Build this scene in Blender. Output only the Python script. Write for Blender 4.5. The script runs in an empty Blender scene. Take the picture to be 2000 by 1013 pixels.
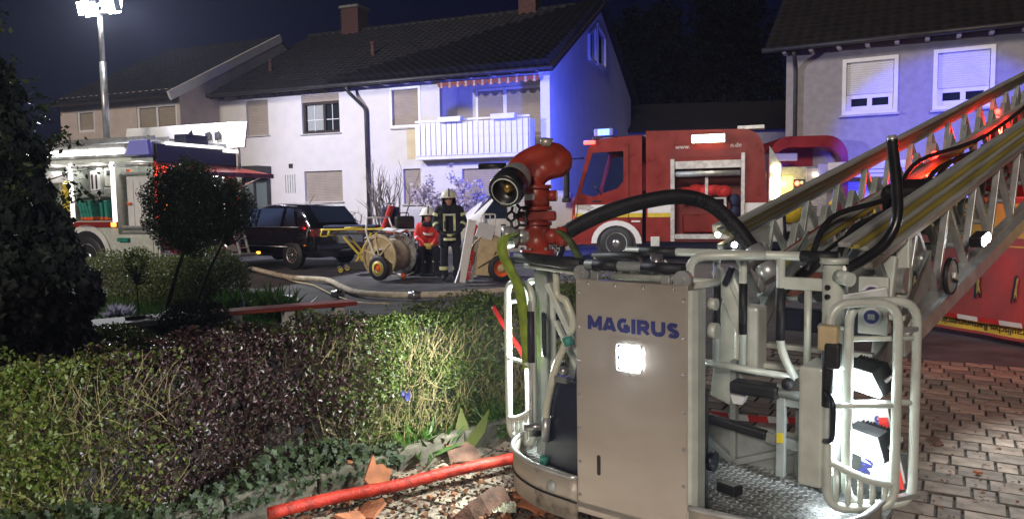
import bpy, bmesh, math, random
import numpy as np
from mathutils import Vector, Matrix, Euler
random.seed(7); NR = np.random.default_rng(11)
R = math.radians
S = bpy.context.scene
COL = S.collection

# ------------------------------------------------------------------ camera, sky, sun, exposure
cam = bpy.data.cameras.new('camera'); camo = bpy.data.objects.new('camera', cam); COL.objects.link(camo)
cam.sensor_width = 36.0; cam.lens = 36.0*1450/2000; cam.clip_start = .05; cam.clip_end = 600
camo.location = (0, 0, 1.55)
camo.rotation_euler = (Matrix.Rotation(R(90-4.5), 3, 'X') @ Matrix.Rotation(R(-0.9), 3, 'Z')).to_euler()
S.camera = camo
W = bpy.data.worlds.new('World'); S.world = W; W.use_nodes = True
wn = W.node_tree.nodes; wl = W.node_tree.links
sky = wn.new('ShaderNodeTexSky'); sky.sky_type = 'NISHITA'; sky.sun_disc = False
sky.sun_elevation = R(22); sky.sun_rotation = R(180)
nt = wn.new('ShaderNodeMix'); nt.data_type = 'RGBA'; nt.blend_type = 'MULTIPLY'; nt.inputs[0].default_value = 1; nt.inputs[7].default_value = (.13, .13, .55, 1)   # night: the same sky, navy and very dim
wl.new(sky.outputs[0], nt.inputs[6]); wl.new(nt.outputs[2], wn['Background'].inputs[0]); wn['Background'].inputs[1].default_value = .0034
sl = bpy.data.lights.new('sun', 'SUN'); so = bpy.data.objects.new('sun', sl); COL.objects.link(so)
sl.energy = 1.6; sl.angle = R(12); sl.color = (1, .87, .74)  # fill standing in for unseen lamps behind the camera
so.rotation_euler = Vector((.3, .88, -.37)).to_track_quat('-Z', 'Y').to_euler()
S.view_settings.view_transform = 'Standard'; S.view_settings.look = 'None'
S.view_settings.exposure = 0; S.view_settings.gamma = 1; S.view_settings.use_curve_mapping = False
S.cycles.use_denoising = True; S.cycles.max_bounces = 6; S.cycles.sample_clamp_indirect = 4
S.cycles.caustics_reflective = False; S.cycles.caustics_refractive = False

# ------------------------------------------------------------------ materials
MATS = {}
def mat(name, col, rough=.6, metal=0., var=.15, scale=6., bump=0., stretch=None, coat=0., rnd=0., col2=None, detail=4., mixlo=.35, mixhi=.65, spec=.5):
    """procedural paint/metal/stone: base colour varied by noise, roughness noise, optional bump"""
    m = bpy.data.materials.new(name); m.use_nodes = True; n = m.node_tree.nodes; l = m.node_tree.links
    b = n['Principled BSDF']; b.inputs['Metallic'].default_value = metal; b.inputs['Coat Weight'].default_value = coat
    b.inputs['Coat Roughness'].default_value = .08; b.inputs['Specular IOR Level'].default_value = spec
    tc = n.new('ShaderNodeTexCoord'); mp = n.new('ShaderNodeMapping'); l.new(tc.outputs['Object'], mp.inputs[0])
    if stretch: mp.inputs['Scale'].default_value = stretch
    nz = n.new('ShaderNodeTexNoise'); nz.inputs['Scale'].default_value = scale; nz.inputs['Detail'].default_value = detail
    l.new(mp.outputs[0], nz.inputs[0])
    cr = n.new('ShaderNodeValToRGB'); e = cr.color_ramp.elements
    e[0].position = mixlo; e[1].position = mixhi
    c1 = [c*(1-var) for c in col]; c2 = list(col2) if col2 else [min(1, c*(1+var)) for c in col]
    e[0].color = (*c1, 1); e[1].color = (*c2, 1)
    l.new(nz.outputs[0], cr.inputs[0]); l.new(cr.outputs[0], b.inputs['Base Color'])
    if rnd:   # each piece its own shade
        oi = n.new('ShaderNodeObjectInfo'); ge = n.new('ShaderNodeNewGeometry'); ad = n.new('ShaderNodeMath'); fr_ = n.new('ShaderNodeMath'); fr_.operation = 'FRACT'
        l.new(oi.outputs['Random'], ad.inputs[0]); l.new(ge.outputs['Random Per Island'], ad.inputs[1]); l.new(ad.outputs[0], fr_.inputs[0])
        m2 = n.new('ShaderNodeMapRange'); m2.inputs['To Min'].default_value = 1-rnd; m2.inputs['To Max'].default_value = 1+rnd; l.new(fr_.outputs[0], m2.inputs[0])
        hs_ = n.new('ShaderNodeHueSaturation'); l.new(m2.outputs[0], hs_.inputs['Value']); l.new(cr.outputs[0], hs_.inputs['Color']); l.new(hs_.outputs[0], b.inputs['Base Color'])
    mr = n.new('ShaderNodeMapRange'); mr.inputs['To Min'].default_value = max(.02, rough-.1); mr.inputs['To Max'].default_value = min(1, rough+.1)
    l.new(nz.outputs[0], mr.inputs[0]); l.new(mr.outputs[0], b.inputs['Roughness'])
    if bump:
        n2 = n.new('ShaderNodeTexNoise'); n2.inputs['Scale'].default_value = scale*6; n2.inputs['Detail'].default_value = 6
        l.new(mp.outputs[0], n2.inputs[0])
        bp = n.new('ShaderNodeBump'); bp.inputs['Strength'].default_value = bump; bp.inputs['Distance'].default_value = .01
        l.new(n2.outputs[0], bp.inputs['Height']); l.new(bp.outputs[0], b.inputs['Normal'])
    MATS[name] = m; return m
def emit(name, col, strength):
    m = bpy.data.materials.new(name); m.use_nodes = True; b = m.node_tree.nodes['Principled BSDF']
    b.inputs['Base Color'].default_value = (*[.3+.5*c for c in col], 1); b.inputs['Emission Color'].default_value = (*col, 1)
    b.inputs['Emission Strength'].default_value = strength; b.inputs['Roughness'].default_value = .2
    MATS[name] = m; return m
def glass(name, col=(.02, .025, .03), rough=.06):
    m = bpy.data.materials.new(name); m.use_nodes = True; b = m.node_tree.nodes['Principled BSDF']
    b.inputs['Base Color'].default_value = (*col, 1); b.inputs['Roughness'].default_value = rough
    b.inputs['Specular IOR Level'].default_value = .8
    MATS[name] = m; return m
def clearglass(name, tint=(.75, .82, .9)):
    m = bpy.data.materials.new(name); m.use_nodes = True; n = m.node_tree.nodes; l = m.node_tree.links; n.remove(n['Principled BSDF'])
    t = n.new('ShaderNodeBsdfTransparent'); t.inputs[0].default_value = (*tint, 1); g_ = n.new('ShaderNodeBsdfGlossy'); g_.inputs['Roughness'].default_value = .04
    f = n.new('ShaderNodeFresnel'); f.inputs[0].default_value = 1.7; mx = n.new('ShaderNodeMixShader'); l.new(f.outputs[0], mx.inputs[0]); l.new(t.outputs[0], mx.inputs[1]); l.new(g_.outputs[0], mx.inputs[2]); l.new(mx.outputs[0], n['Material Output'].inputs[0])
    MATS[name] = m; return m
def leafmat(name, cols, rough=.45, trans=.25):
    """leaf colours picked per leaf"""
    m = bpy.data.materials.new(name); m.use_nodes = True; n = m.node_tree.nodes; l = m.node_tree.links
    b = n['Principled BSDF']; b.inputs['Roughness'].default_value = rough
    g = n.new('ShaderNodeNewGeometry'); cr = n.new('ShaderNodeValToRGB'); e = cr.color_ramp.elements
    while len(e) < len(cols): e.new(.5)
    for i, c in enumerate(cols): e[i].position = i/(len(cols)-1); e[i].color = (*c, 1)
    l.new(g.outputs['Random Per Island'], cr.inputs[0]); l.new(cr.outputs[0], b.inputs['Base Color'])
    t = n.new('ShaderNodeBsdfTranslucent'); l.new(cr.outputs[0], t.inputs[0])
    mx = n.new('ShaderNodeMixShader'); mx.inputs[0].default_value = trans
    l.new(b.outputs[0], mx.inputs[1]); l.new(t.outputs[0], mx.inputs[2]); l.new(mx.outputs[0], n['Material Output'].inputs[0])
    MATS[name] = m; return m

M = MATS
mat('asphalt', (.075, .073, .075), .85, var=.35, scale=3, bump=.5)
mat('joint', (.11, .093, .075), .95, var=.3, scale=20)
mat('paver', (.31, .25, .195), .8, var=.3, scale=9, bump=.5, rnd=.25)
mat('paver_b', (.24, .2, .16), .82, var=.3, scale=11, bump=.5, rnd=.25)
mat('kerbstone', (.12, .11, .085), .9, var=.4, scale=7, bump=.6)
mat('soil', (.045, .03, .02), .95, var=.5, scale=25, bump=1)
mat('lawn', (.03, .06, .012), .95, var=.4, scale=15)
mat('render_white', (.66, .645, .62), .9, var=.04, detail=7, scale=2.5, bump=.25)
mat('render_cream', (.55, .47, .42), .9, var=.08, scale=2.5, bump=.25)
mat('render_yellow', (.6, .52, .33), .9, var=.08, scale=2.5, bump=.2)
mat('render_grey', (.3, .285, .3), .92, var=.1, scale=5, bump=.35)
mat('rooftile', (.007, .0055, .005), .75, rnd=.4, var=.4, scale=2, bump=.3)
mat('roofred', (.01, .0065, .006), .75, rnd=.4, var=.4, scale=2, bump=.3)
mat('dark_wood', (.03, .02, .015), .7, var=.3, scale=10)
mat('brick', (.07, .03, .022), .9, var=.3, scale=12, bump=.4)
mat('shutter', (.36, .31, .25), .6, var=.06, scale=4)
mat('shutter_white', (.7, .7, .72), .5, var=.04, scale=4)
mat('white_plastic', (.75, .75, .76), .4, var=.05, scale=5)
mat('dark_pipe', (.03, .028, .03), .5, var=.3, scale=5)
mat('curtain', (.35, .38, .36), .9, var=.15, scale=12, stretch=(8, 8, .5))
clearglass('window_clear'); glass('glass_dark'); glass('glass_blue', (.02, .03, .05), .03); glass('glass_door', (.16, .2, .21), .15)
mat('red_paint', (.24, .018, .013), .3, var=.15, scale=3, coat=.4)
mat('red_dark', (.2, .014, .012), .35, var=.2, scale=3, coat=.3)
mat('red_cast', (.3, .034, .018), .4, var=.35, scale=7, coat=.12, bump=.1)
mat('red_plank', (.22, .028, .015), .45, var=.3, scale=5, stretch=(.5, 6, 6))
mat('red_jacket', (.6, .035, .03), .8, var=.2, scale=14, bump=.3)
mat('white_paint', (.74, .74, .72), .35, var=.06, scale=4)
mat('yellow_paint', (.62, .48, .03), .45, var=.12, scale=5)
mat('olive_rail', (.36, .29, .06), .45, metal=.1, var=.25, scale=6, stretch=(.3, 5, 5))
mat('grey_rail', (.34, .34, .32), .5, metal=.05, var=.25, scale=6, stretch=(.3, 5, 5))
mat('alu', (.55, .56, .56), .35, metal=.6, var=.15, scale=9)
mat('alu_panel', (.5, .44, .38), .34, metal=.4, var=.1, scale=2.4, stretch=(1, 1, 2.2), detail=12, col2=(.57, .515, .46), mixlo=.3, mixhi=.7, bump=.08)
mat('alu_white', (.62, .66, .6), .38, var=.1, scale=12, metal=.1)
mat('alu_grey', (.33, .36, .35), .45, var=.2, scale=9, metal=.25)
mat('tread', (.32, .33, .32), .4, metal=.6, var=.35, scale=14)
mat('scuffed', (.2, .16, .13), .45, metal=.3, var=.5, scale=9, col2=(.46, .41, .35), detail=8, mixlo=.32, mixhi=.46)
mat('rubber', (.014, .014, .017), .55, var=.3, scale=20)
mat('rubber_shiny', (.016, .016, .018), .3, var=.3, scale=9)
mat('black_paint', (.003, .003, .005), .12, var=.2, scale=3, coat=1.)
mat('black_plastic', (.012, .012, .014), .45, var=.3, scale=9)
mat('navy_plastic', (.012, .014, .03), .35, var=.2, scale=9)
mat('blue_print', (.025, .03, .16), .5, var=.1, scale=9)
mat('hose_canvas', (.5, .44, .34), .85, var=.25, scale=9, bump=.3)
mat('hose_green', (.01, .22, .16), .75, var=.25, scale=12, bump=.3)
mat('orange', (.75, .12, .02), .6, var=.15, scale=9)
mat('red_hose', (.46, .035, .02), .5, var=.4, scale=16, bump=.5, stretch=(1, 1, 1))
mat('strap', (.22, .3, .035), .8, var=.3, scale=14, bump=.3)
mat('strap_dark', (.1, .14, .05), .8, var=.3, scale=14, bump=.3)
mat('clear_hose', (.55, .56, .45), .25, var=.15, scale=8)
mat('teal', (.05, .3, .24), .5)
mat('navy_cloth', (.008, .01, .02), .9, var=.3, scale=14, bump=.4)
mat('reflective', (.55, .56, .3), .5, var=.15, scale=10)
mat('skin', (.5, .27, .19), .55, var=.08, scale=20)
mat('helmet_pale', (.6, .6, .5), .35, var=.1, scale=9)
mat('glove_yellow', (.5, .36, .08), .8)
mat('tile_clay', (.36, .13, .06), .8, var=.35, scale=8, bump=.4)
mat('tile_clay_mix', (.2, .09, .05), .85, var=.5, scale=8, bump=.4, rnd=.6); mat('tile_old', (.13, .07, .05), .85, var=.5, scale=8, bump=.5)
mat('bark', (.05, .035, .025), .9, var=.4, scale=14, bump=.6)
mat('bark_grey', (.17, .145, .13), .9, var=.4, scale=14, bump=.6)
mat('twig_tan', (.3, .24, .12), .8, var=.35, scale=30)
mat('twig_dark', (.07, .045, .03), .85, var=.4, scale=30)
mat('tarp_red', (.32, .03, .026), .55, var=.2, scale=2.5, bump=.25)
mat('tarp_yellow', (.6, .42, .03), .55, var=.12, scale=3, bump=.2)
mat('tape_white', (.75, .74, .72), .45); mat('tape_red', (.55, .03, .025), .45)
mat('stone_slab', (.45, .44, .42), .8, var=.15, scale=5, bump=.3)
mat('steel', (.4, .4, .4), .3, metal=.8, var=.15, scale=10)
mat('brass', (.5, .33, .1), .3, metal=.8)
mat('bag_blue', (.015, .02, .06), .8, var=.3, scale=12, bump=.3)
mat('drum_cream', (.55, .44, .26), .5, var=.15, scale=8)
mat('paper', (.75, .76, .78), .8, var=.06, scale=10)
mat('awning', (.33, .09, .06), .85, var=.1, scale=5); mat('awning_pale', (.5, .42, .32), .85)
emit('led_white', (1, .97, .92), 30); emit('led_cool', (.86, .95, 1), 60); emit('led_warm', (1, .78, .45), 22)
emit('led_strip', (1, .95, .88), 2.6); emit('led_main', (1, .96, .9), 9); emit('blue_on', (.05, .25, 1), 9); emit('blue_dim', (.02, .04, .5), .3)
emit('red_on', (1, .03, .02), 12); emit('amber_on', (1, .3, .02), 8); emit('red_lamp', (1, .06, .03), 3)
emit('mast_on', (.95, .97, 1), 120); emit('lit_yellow', (1, .75, .08), 1.1); emit('teal_led', (.1, .8, 1), .9)
leafmat('leaf_privet', [(.04, .085, .012), (.11, .17, .02), (.22, .25, .05), (.14, .2, .04), (.26, .25, .08)])
leafmat('leaf_purple', [(.014, .008, .01), (.045, .018, .022), (.08, .032, .036), (.04, .022, .028), (.13, .08, .08), (.05, .07, .02)], rough=.32, trans=.15)
leafmat('leaf_box', [(.025, .055, .01), (.07, .11, .018), (.14, .18, .035), (.06, .1, .02)])
leafmat('leaf_ivy', [(.014, .03, .01), (.03, .055, .018), (.06, .09, .035), (.03, .04, .015)], rough=.6)
leafmat('leaf_ivy_dark', [(.012, .02, .014), (.02, .03, .022), (.035, .045, .035)], rough=.65, trans=.12)
leafmat('leaf_tree', [(.016, .026, .01), (.035, .055, .016), (.07, .1, .03)], rough=.4)
leafmat('leaf_bush', [(.07, .1, .025), (.14, .17, .05), (.22, .24, .09)], rough=.5)
leafmat('leaf_fresh', [(.025, .08, .01), (.05, .12, .018), (.09, .17, .035)], rough=.35)
leafmat('petal', [(.55, .5, .62), (.7, .66, .76), (.45, .38, .55)], rough=.7)
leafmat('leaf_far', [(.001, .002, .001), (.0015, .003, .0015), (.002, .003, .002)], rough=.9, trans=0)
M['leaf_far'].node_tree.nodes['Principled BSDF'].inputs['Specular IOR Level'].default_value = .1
leafmat('leaf_brown', [(.12, .045, .02), (.22, .09, .035), (.08, .035, .02)], rough=.8, trans=.1)

# ------------------------------------------------------------------ mesh builder
def V(*a): return Vector(a)
def basis(d):
    d = Vector(d).normalized(); a = Vector((0, 0, 1)) if abs(d.z) < .95 else Vector((1, 0, 0))
    x = d.cross(a).normalized(); return x, x.cross(d).normalized(), d
class MB:
    def __init__(s): s.v = []; s.f = []; s.sm = []
    def add(s, vs, fs, smooth=False):
        k = len(s.v); s.v += [tuple(p) for p in vs]; s.f += [tuple(i+k for i in f) for f in fs]; s.sm += [smooth]*len(fs); return s
    def box(s, c, d, rot=None, taper=1.):
        hx, hy, hz = d[0]/2, d[1]/2, d[2]/2; c = Vector(c)
        P = [Vector((x*hx*(taper if z > 0 else 1), y*hy*(taper if z > 0 else 1), z*hz)) for z in (-1, 1) for x, y in ((-1, -1), (1, -1), (1, 1), (-1, 1))]
        if rot is not None:
            m = rot if isinstance(rot, Matrix) else Euler(rot).to_matrix(); P = [m @ p for p in P]
        return s.add([c+p for p in P], [(3, 2, 1, 0), (4, 5, 6, 7), (0, 1, 5, 4), (1, 2, 6, 5), (2, 3, 7, 6), (3, 0, 4, 7)])
    def bb(s, a, b):
        return s.box([(a[i]+b[i])/2 for i in range(3)], [abs(b[i]-a[i]) for i in range(3)])
    def bar(s, p, q, w, h, up=(0, 0, 1)):
        p, q = Vector(p), Vector(q); d = (q-p); L = d.length; d.normalize(); u = Vector(up); x = d.cross(u)
        if x.length < 1e-4: x = d.cross(Vector((1, 0, 0)))
        x.normalize(); u = x.cross(d)
        m = Matrix((d, x, u)).transposed(); return s.box((p+q)/2, (L, w, h), m)
    def cyl(s, p, q, r, r2=None, n=12, caps=True):
        r2 = r if r2 is None else r2; p, q = Vector(p), Vector(q); x, y, d = basis(q-p); vs = []
        for c, rr in ((p, r), (q, r2)):
            vs += [c+(x*math.cos(2*math.pi*i/n)+y*math.sin(2*math.pi*i/n))*rr for i in range(n)]
        s.add(vs, [(i, (i+1) % n, n+(i+1) % n, n+i) for i in range(n)], True)
        if caps: k = len(s.v)-2*n; s.f += [tuple(range(k+n-1, k-1, -1)), tuple(range(k+n, k+2*n))]; s.sm += [False]*2
        return s
    def tube(s, pts, r, n=8, closed=False, caps=True):
        pts = [Vector(p) for p in pts]; N = len(pts); rs = r if isinstance(r, (list, tuple)) else [r]*N; vs = []; px = None
        for i, p in enumerate(pts):
            a = pts[i-1] if (i or closed) else p; b = pts[(i+1) % N] if (i < N-1 or closed) else p
            d = (b-a).normalized()
            if px is None: x = basis(d)[0]
            else:
                x = px-d*px.dot(d)
                x = x.normalized() if x.length > 1e-5 else basis(d)[0]
            y = d.cross(x); px = x
            vs += [p+(x*math.cos(2*math.pi*k/n)+y*math.sin(2*math.pi*k/n))*rs[i] for k in range(n)]
        fs = []
        for i in range(N if closed else N-1):
            j = (i+1) % N
            fs += [(i*n+k, i*n+(k+1) % n, j*n+(k+1) % n, j*n+k) for k in range(n)]
        s.add(vs, fs, True)
        if caps and not closed:
            k = len(s.v)-N*n; s.f += [tuple(range(k+n-1, k-1, -1)), tuple(range(k+(N-1)*n, k+N*n))]; s.sm += [False]*2
        return s
    def lathe(s, prof, o, ax, n=20, sx=1., sy=1.):
        x, y, d = basis(ax); o = Vector(o); vs = []
        for r, h in prof: vs += [o+d*h+(x*math.cos(2*math.pi*i/n)*sx+y*math.sin(2*math.pi*i/n)*sy)*r for i in range(n)]
        return s.add(vs, [(j*n+i, j*n+(i+1) % n, (j+1)*n+(i+1) % n, (j+1)*n+i) for j in range(len(prof)-1) for i in range(n)], True)
    def prism(s, poly, vec):
        n = len(poly); P = [Vector(p) for p in poly]; vec = Vector(vec)
        return s.add(P+[p+vec for p in P], [tuple(range(n-1, -1, -1)), tuple(range(n, 2*n))]+[(i, (i+1) % n, n+(i+1) % n, n+i) for i in range(n)])
    def ball(s, c, r, n=10, sc=(1, 1, 1)):
        c = Vector(c); vs = []; m = n//2+1
        for j in range(m+1):
            t = math.pi*j/m
            for i in range(n): vs.append(c+Vector((math.sin(t)*math.cos(2*math.pi*i/n)*r*sc[0], math.sin(t)*math.sin(2*math.pi*i/n)*r*sc[1], math.cos(t)*r*sc[2])))
        return s.add(vs, [(j*n+i, (j+1)*n+i, (j+1)*n+(i+1) % n, j*n+(i+1) % n) for j in range(m) for i in range(n)], True)
    def mesh(s, name):
        me = bpy.data.meshes.new(name); me.from_pydata(s.v, [], s.f); me.polygons.foreach_set('use_smooth', s.sm); me.update(); return me
    def build(s, name, m, parent=None, bevel=0., loc=None, rot=None, fix=True):
        me = s.mesh(name)
        if fix:
            bm = bmesh.new(); bm.from_mesh(me); bmesh.ops.recalc_face_normals(bm, faces=bm.faces); bm.to_mesh(me); bm.free()
        return obj(name, me, m, parent, bevel, loc, rot)
def obj(name, me, m, parent=None, bevel=0., loc=None, rot=None):
    o = bpy.data.objects.new(name, me); COL.objects.link(o)
    if m is not None and not me.materials: me.materials.append(M[m] if isinstance(m, str) else m)
    if parent is not None: o.parent = parent
    if loc is not None: o.location = loc
    if rot is not None: o.rotation_euler = rot
    if bevel:
        b = o.modifiers.new('bevel', 'BEVEL'); b.width = bevel; b.segments = 2; b.limit_method = 'ANGLE'; b.angle_limit = R(40)
    return o
def tag(o, label=None, cat=None, group=None, kind=None):
    if label: o['label'] = label
    if cat: o['category'] = cat
    if group: o['group'] = group
    if kind: o['kind'] = kind
    return o
def thing(name, label, cat, loc=(0, 0, 0), rz=0., group=None, rot=None):
    o = bpy.data.objects.new(name, None); COL.objects.link(o); o.location = loc; o.rotation_euler = rot if rot is not None else (0, 0, rz)
    o.empty_display_size = .1
    return tag(o, label, cat, group)
def fillet(pts, rad, n=5, closed=False):
    P = [Vector(p) for p in pts]; out = []; N = len(P)
    for i, p in enumerate(P):
        if not closed and i in (0, N-1): out.append(p); continue
        a = P[i-1]-p; b = P[(i+1) % N]-p; r = min(rad, a.length*.49, b.length*.49)
        A = p+a.normalized()*r; B = p+b.normalized()*r
        for k in range(n+1):
            t = k/n; out.append(A*(1-t)**2+p*2*t*(1-t)+B*t*t)
    return out
def spline(pts, n=8):
    P = [Vector(p) for p in pts]; P = [P[0]*2-P[1]]+P+[P[-1]*2-P[-2]]; out = []
    for i in range(1, len(P)-2):
        for k in range(n):
            t = k/n; a, b, c, d = P[i-1:i+3]
            out.append(.5*((2*b)+(c-a)*t+(2*a-5*b+4*c-d)*t*t+(3*b-3*c+d-a)*t**3))
    return out+[P[-2]]
def textobj(s, size, m, parent, loc, rot, name='lettering', bold=0., extrude=.001, ax='CENTER', sx=1., shear=0.):
    cu = bpy.data.curves.new(name, 'FONT'); cu.body = s; cu.size = size; cu.extrude = extrude; cu.offset = bold
    cu.align_x = ax; cu.align_y = 'CENTER'; cu.shear = shear
    t = bpy.data.objects.new(name, cu); COL.objects.link(t)
    dg = bpy.context.evaluated_depsgraph_get(); me = bpy.data.meshes.new_from_object(t.evaluated_get(dg))
    bpy.data.objects.remove(t); bpy.data.curves.remove(cu); me.name = name
    if sx != 1: me.transform(Matrix.Diagonal((sx, 1, 1, 1)))
    me.materials.clear()
    return obj(name, me, m, parent, 0, loc, rot)
def light(name, kind, loc, power, col, parent=None, radius=.05, aim=None, cone=120, blend=.4):
    L = bpy.data.lights.new(name, kind); o = bpy.data.objects.new(name, L); COL.objects.link(o); L.energy = power; L.color = col
    o.location = loc
    if kind in ('POINT', 'SPOT'): L.shadow_soft_size = radius
    if kind == 'SPOT': L.spot_size = R(cone); L.spot_blend = blend
    if kind == 'AREA': L.size = radius
    if aim is not None: o.rotation_euler = Vector(aim).to_track_quat('-Z', 'Y').to_euler()
    if parent is not None: o.parent = parent
    return o
def remeshed(mb, name, m, parent, voxel=.014, smooth=6):
    me = mb.mesh('tmp'); o = bpy.data.objects.new('tmp', me); COL.objects.link(o)
    a = o.modifiers.new('r', 'REMESH'); a.mode = 'VOXEL'; a.voxel_size = voxel; a.use_smooth_shade = True
    b = o.modifiers.new('s', 'SMOOTH'); b.factor = .5; b.iterations = smooth
    dg = bpy.context.evaluated_depsgraph_get(); r = bpy.data.meshes.new_from_object(o.evaluated_get(dg)); r.name = name
    bpy.data.objects.remove(o); bpy.data.meshes.remove(me); r.materials.clear()
    return obj(name, r, m, parent)

# ------------------------------------------------------------------ foliage helpers
DIAMOND = ([(-.5, 0, 0), (-.05, .5, .5), (.5, 0, 0), (-.05, -.5, .5)], [(0, 1, 2), (0, 2, 3)])
IVY = ([(-.42, 0, 0), (-.45, .32, .1), (-.12, .28, .2), (.05, .55, .25), (.16, .2, .12), (.55, 0, 0), (.16, -.2, .12), (.05, -.55, .25), (-.12, -.28, .2), (-.45, -.32, .1)],
       [(0, 1, 2), (0, 2, 4), (2, 3, 4), (0, 4, 5), (0, 5, 6), (0, 6, 8), (6, 7, 8), (0, 8, 9)])
BLADE = ([(0, .5, 0), (.5, .42, .25), (1, 0, .1), (.5, -.42, .25), (0, -.5, 0)], [(0, 1, 3), (0, 3, 4), (1, 2, 3)])
def leaves(name, m, parent, C, D, size, aspect=.55, fold=.25, jit=.9, kind='stuff', tpl=DIAMOND, axis=None, axjit=.4):
    """one mesh of many small folded leaves: C centres, D preferred normals"""
    C = np.asarray(C, float); n = len(C); D = np.asarray(D, float)
    N = D+NR.normal(0, jit, (n, 3)); N /= np.linalg.norm(N, axis=1)[:, None]+1e-9
    T = NR.normal(0, 1, (n, 3)) if axis is None else np.asarray(axis, float)+NR.normal(0, axjit, (n, 3))
    T = T-N*(T*N).sum(1)[:, None]; T /= np.linalg.norm(T, axis=1)[:, None]+1e-9
    B = np.cross(N, T); sz = (size*NR.uniform(.5, 1.6, n))[:, None]
    Vt = np.stack([C+T*sz*t+B*sz*aspect*b+N*sz*fold*h for t, b, h in tpl[0]], 1).reshape(-1, 3); k = len(tpl[0]); q = len(tpl[1])
    me = bpy.data.meshes.new(name); me.vertices.add(k*n); me.vertices.foreach_set('co', Vt.ravel())
    F = (np.arange(n)[:, None, None]*k+np.array(tpl[1])[None]).reshape(-1)
    me.loops.add(3*q*n); me.loops.foreach_set('vertex_index', F)
    me.polygons.add(q*n); me.polygons.foreach_set('loop_start', np.arange(q*n)*3); me.polygons.foreach_set('loop_total', np.full(q*n, 3))
    me.update(); me.validate()
    o = obj(name, me, m, parent)
    if kind: o['kind'] = kind
    return o
def twigs(name, m, parent, segs, n=4):
    mb = MB()
    for pts, r in segs:
        N = len(pts); mb.tube(pts, [r*(1-.7*i/max(1, N-1)) for i in range(N)], n, caps=False)
    o = mb.build(name, m, parent, fix=False); o['kind'] = 'stuff'; return o
def lump(P, f=1.5, a=1.):
    """cheap smooth 3-d noise in -1..1"""
    P = np.asarray(P)*f
    return a*(np.sin(P[:, 0]*2.1+1.3*np.sin(P[:, 1]*1.7+.5))+np.sin(P[:, 1]*2.7+1.1*np.sin(P[:, 2]*2.3))+np.sin(P[:, 2]*3.1+1.7*np.sin(P[:, 0]*1.3+2.)))/3
def ellipsoid_pts(n, c, r, shell=.35, amp=.12, f=4.):
    d = NR.normal(0, 1, (n, 3)); d /= np.linalg.norm(d, axis=1)[:, None]
    k = 1-shell*NR.random(n)**1.6
    k = k*(1+amp*lump(d, f)); P = d*np.asarray(r)*k[:, None]+np.asarray(c)
    return P, d

# ------------------------------------------------------------------ ground, road, paved yard
CR = camo.rotation_euler.to_matrix()
def proj(p):
    c = CR.transposed() @ (Vector(p)-Vector((0, 0, 1.55))); z = max(1e-3, -c.z)
    return 1000+1450*c.x/z, 506.5-1450*c.y/z
g = MB(); g.add([(-80, -30, -.04), (80, -30, -.04), (80, 110, -.04), (-80, 110, -.04)], [(0, 1, 2, 3)])
tag(g.build('ground', 'asphalt'), kind='structure')
HD = Vector((.734, .679, 0)); HN = Vector((-.679, .734, 0)); K0 = Vector((-1.35, 3.59, 0))      # hedge line, inward normal, kerb start
def hp(s, t, z): p = K0+HD*s+HN*t; return Vector((p.x, p.y, z))
y_poly = [hp(-5, -.04, -.022), hp(3.9, -.04, -.022), (2.6, 7.75, -.022), (7.2, 4.9, -.022), (7.2, -2, -.022), (-5.5, -3, -.022)]
yard = MB().add(y_poly, [tuple(range(6))]).build('paved_yard', 'joint'); tag(yard, kind='structure')
e1 = Vector((math.cos(R(-31)), math.sin(R(-31)), 0)); e2 = Vector((-e1.y, e1.x, 0))
def chunk(l, w, h):
    b = MB(); c = .005
    P = [(x, y, z) for z, k in ((-.05, 0), (h-c, 0), (h, c)) for x, y in ((-l/2+k, -w/2+k), (l/2-k, -w/2+k), (l/2-k, w/2-k), (-l/2+k, w/2-k))]
    b.add(P, [(8, 9, 10, 11)]+[(j*4+i, j*4+(i+1) % 4, j*4+4+(i+1) % 4, j*4+4+i) for j in range(2) for i in range(4)]); return b
def dirty_edges(me, m):
    me.materials.append(M[m]); me.materials.append(M['joint']); me.polygons.foreach_set('material_index', [0 if i % 9 == 0 else 1 for i in range(len(me.polygons))])
def inside(p):
    n = len(y_poly); c = False
    for i in range(n):
        a, b = y_poly[i], y_poly[(i+1) % n]
        if (a[1] > p.y) != (b[1] > p.y) and p.x < (b[0]-a[0])*(p.y-a[1])/(b[1]-a[1])+a[0]: c = not c
    return c
pav = []
for j in range(-40, 60):
    x = -8+(j*.415 % .337); k = j
    while x < 8:
        l = .225 if k % 2 else .112; k += 1
        c = Vector((2.3, 3.8, 0))+e1*(x+l/2)+e2*(j*.17); x += l
        if c.y < 1.2 or not inside(c): continue
        u, v = proj(c)
        if -900 < u < 3600 and v < 1700 and c.y > 1.2: pav.append((c, l, u, v))
def score(q):
    c, l, u, v = q; hid = (v > 1030) or (u < 480) or (u > 2010) or (1020 < u < 1380 and v > 560) or (1380 < u < 1790 and v > 850)
    return (hid, c.length)
pav.sort(key=score)
pmesh = {}
for l in (.225, .112):
    for mt in ('paver', 'paver_b'):
        me = chunk(l-.008, .162, 0).mesh('paver'); dirty_edges(me, mt); pmesh[l, mt] = me
rest = {'paver': MB(), 'paver_b': MB()}
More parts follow.
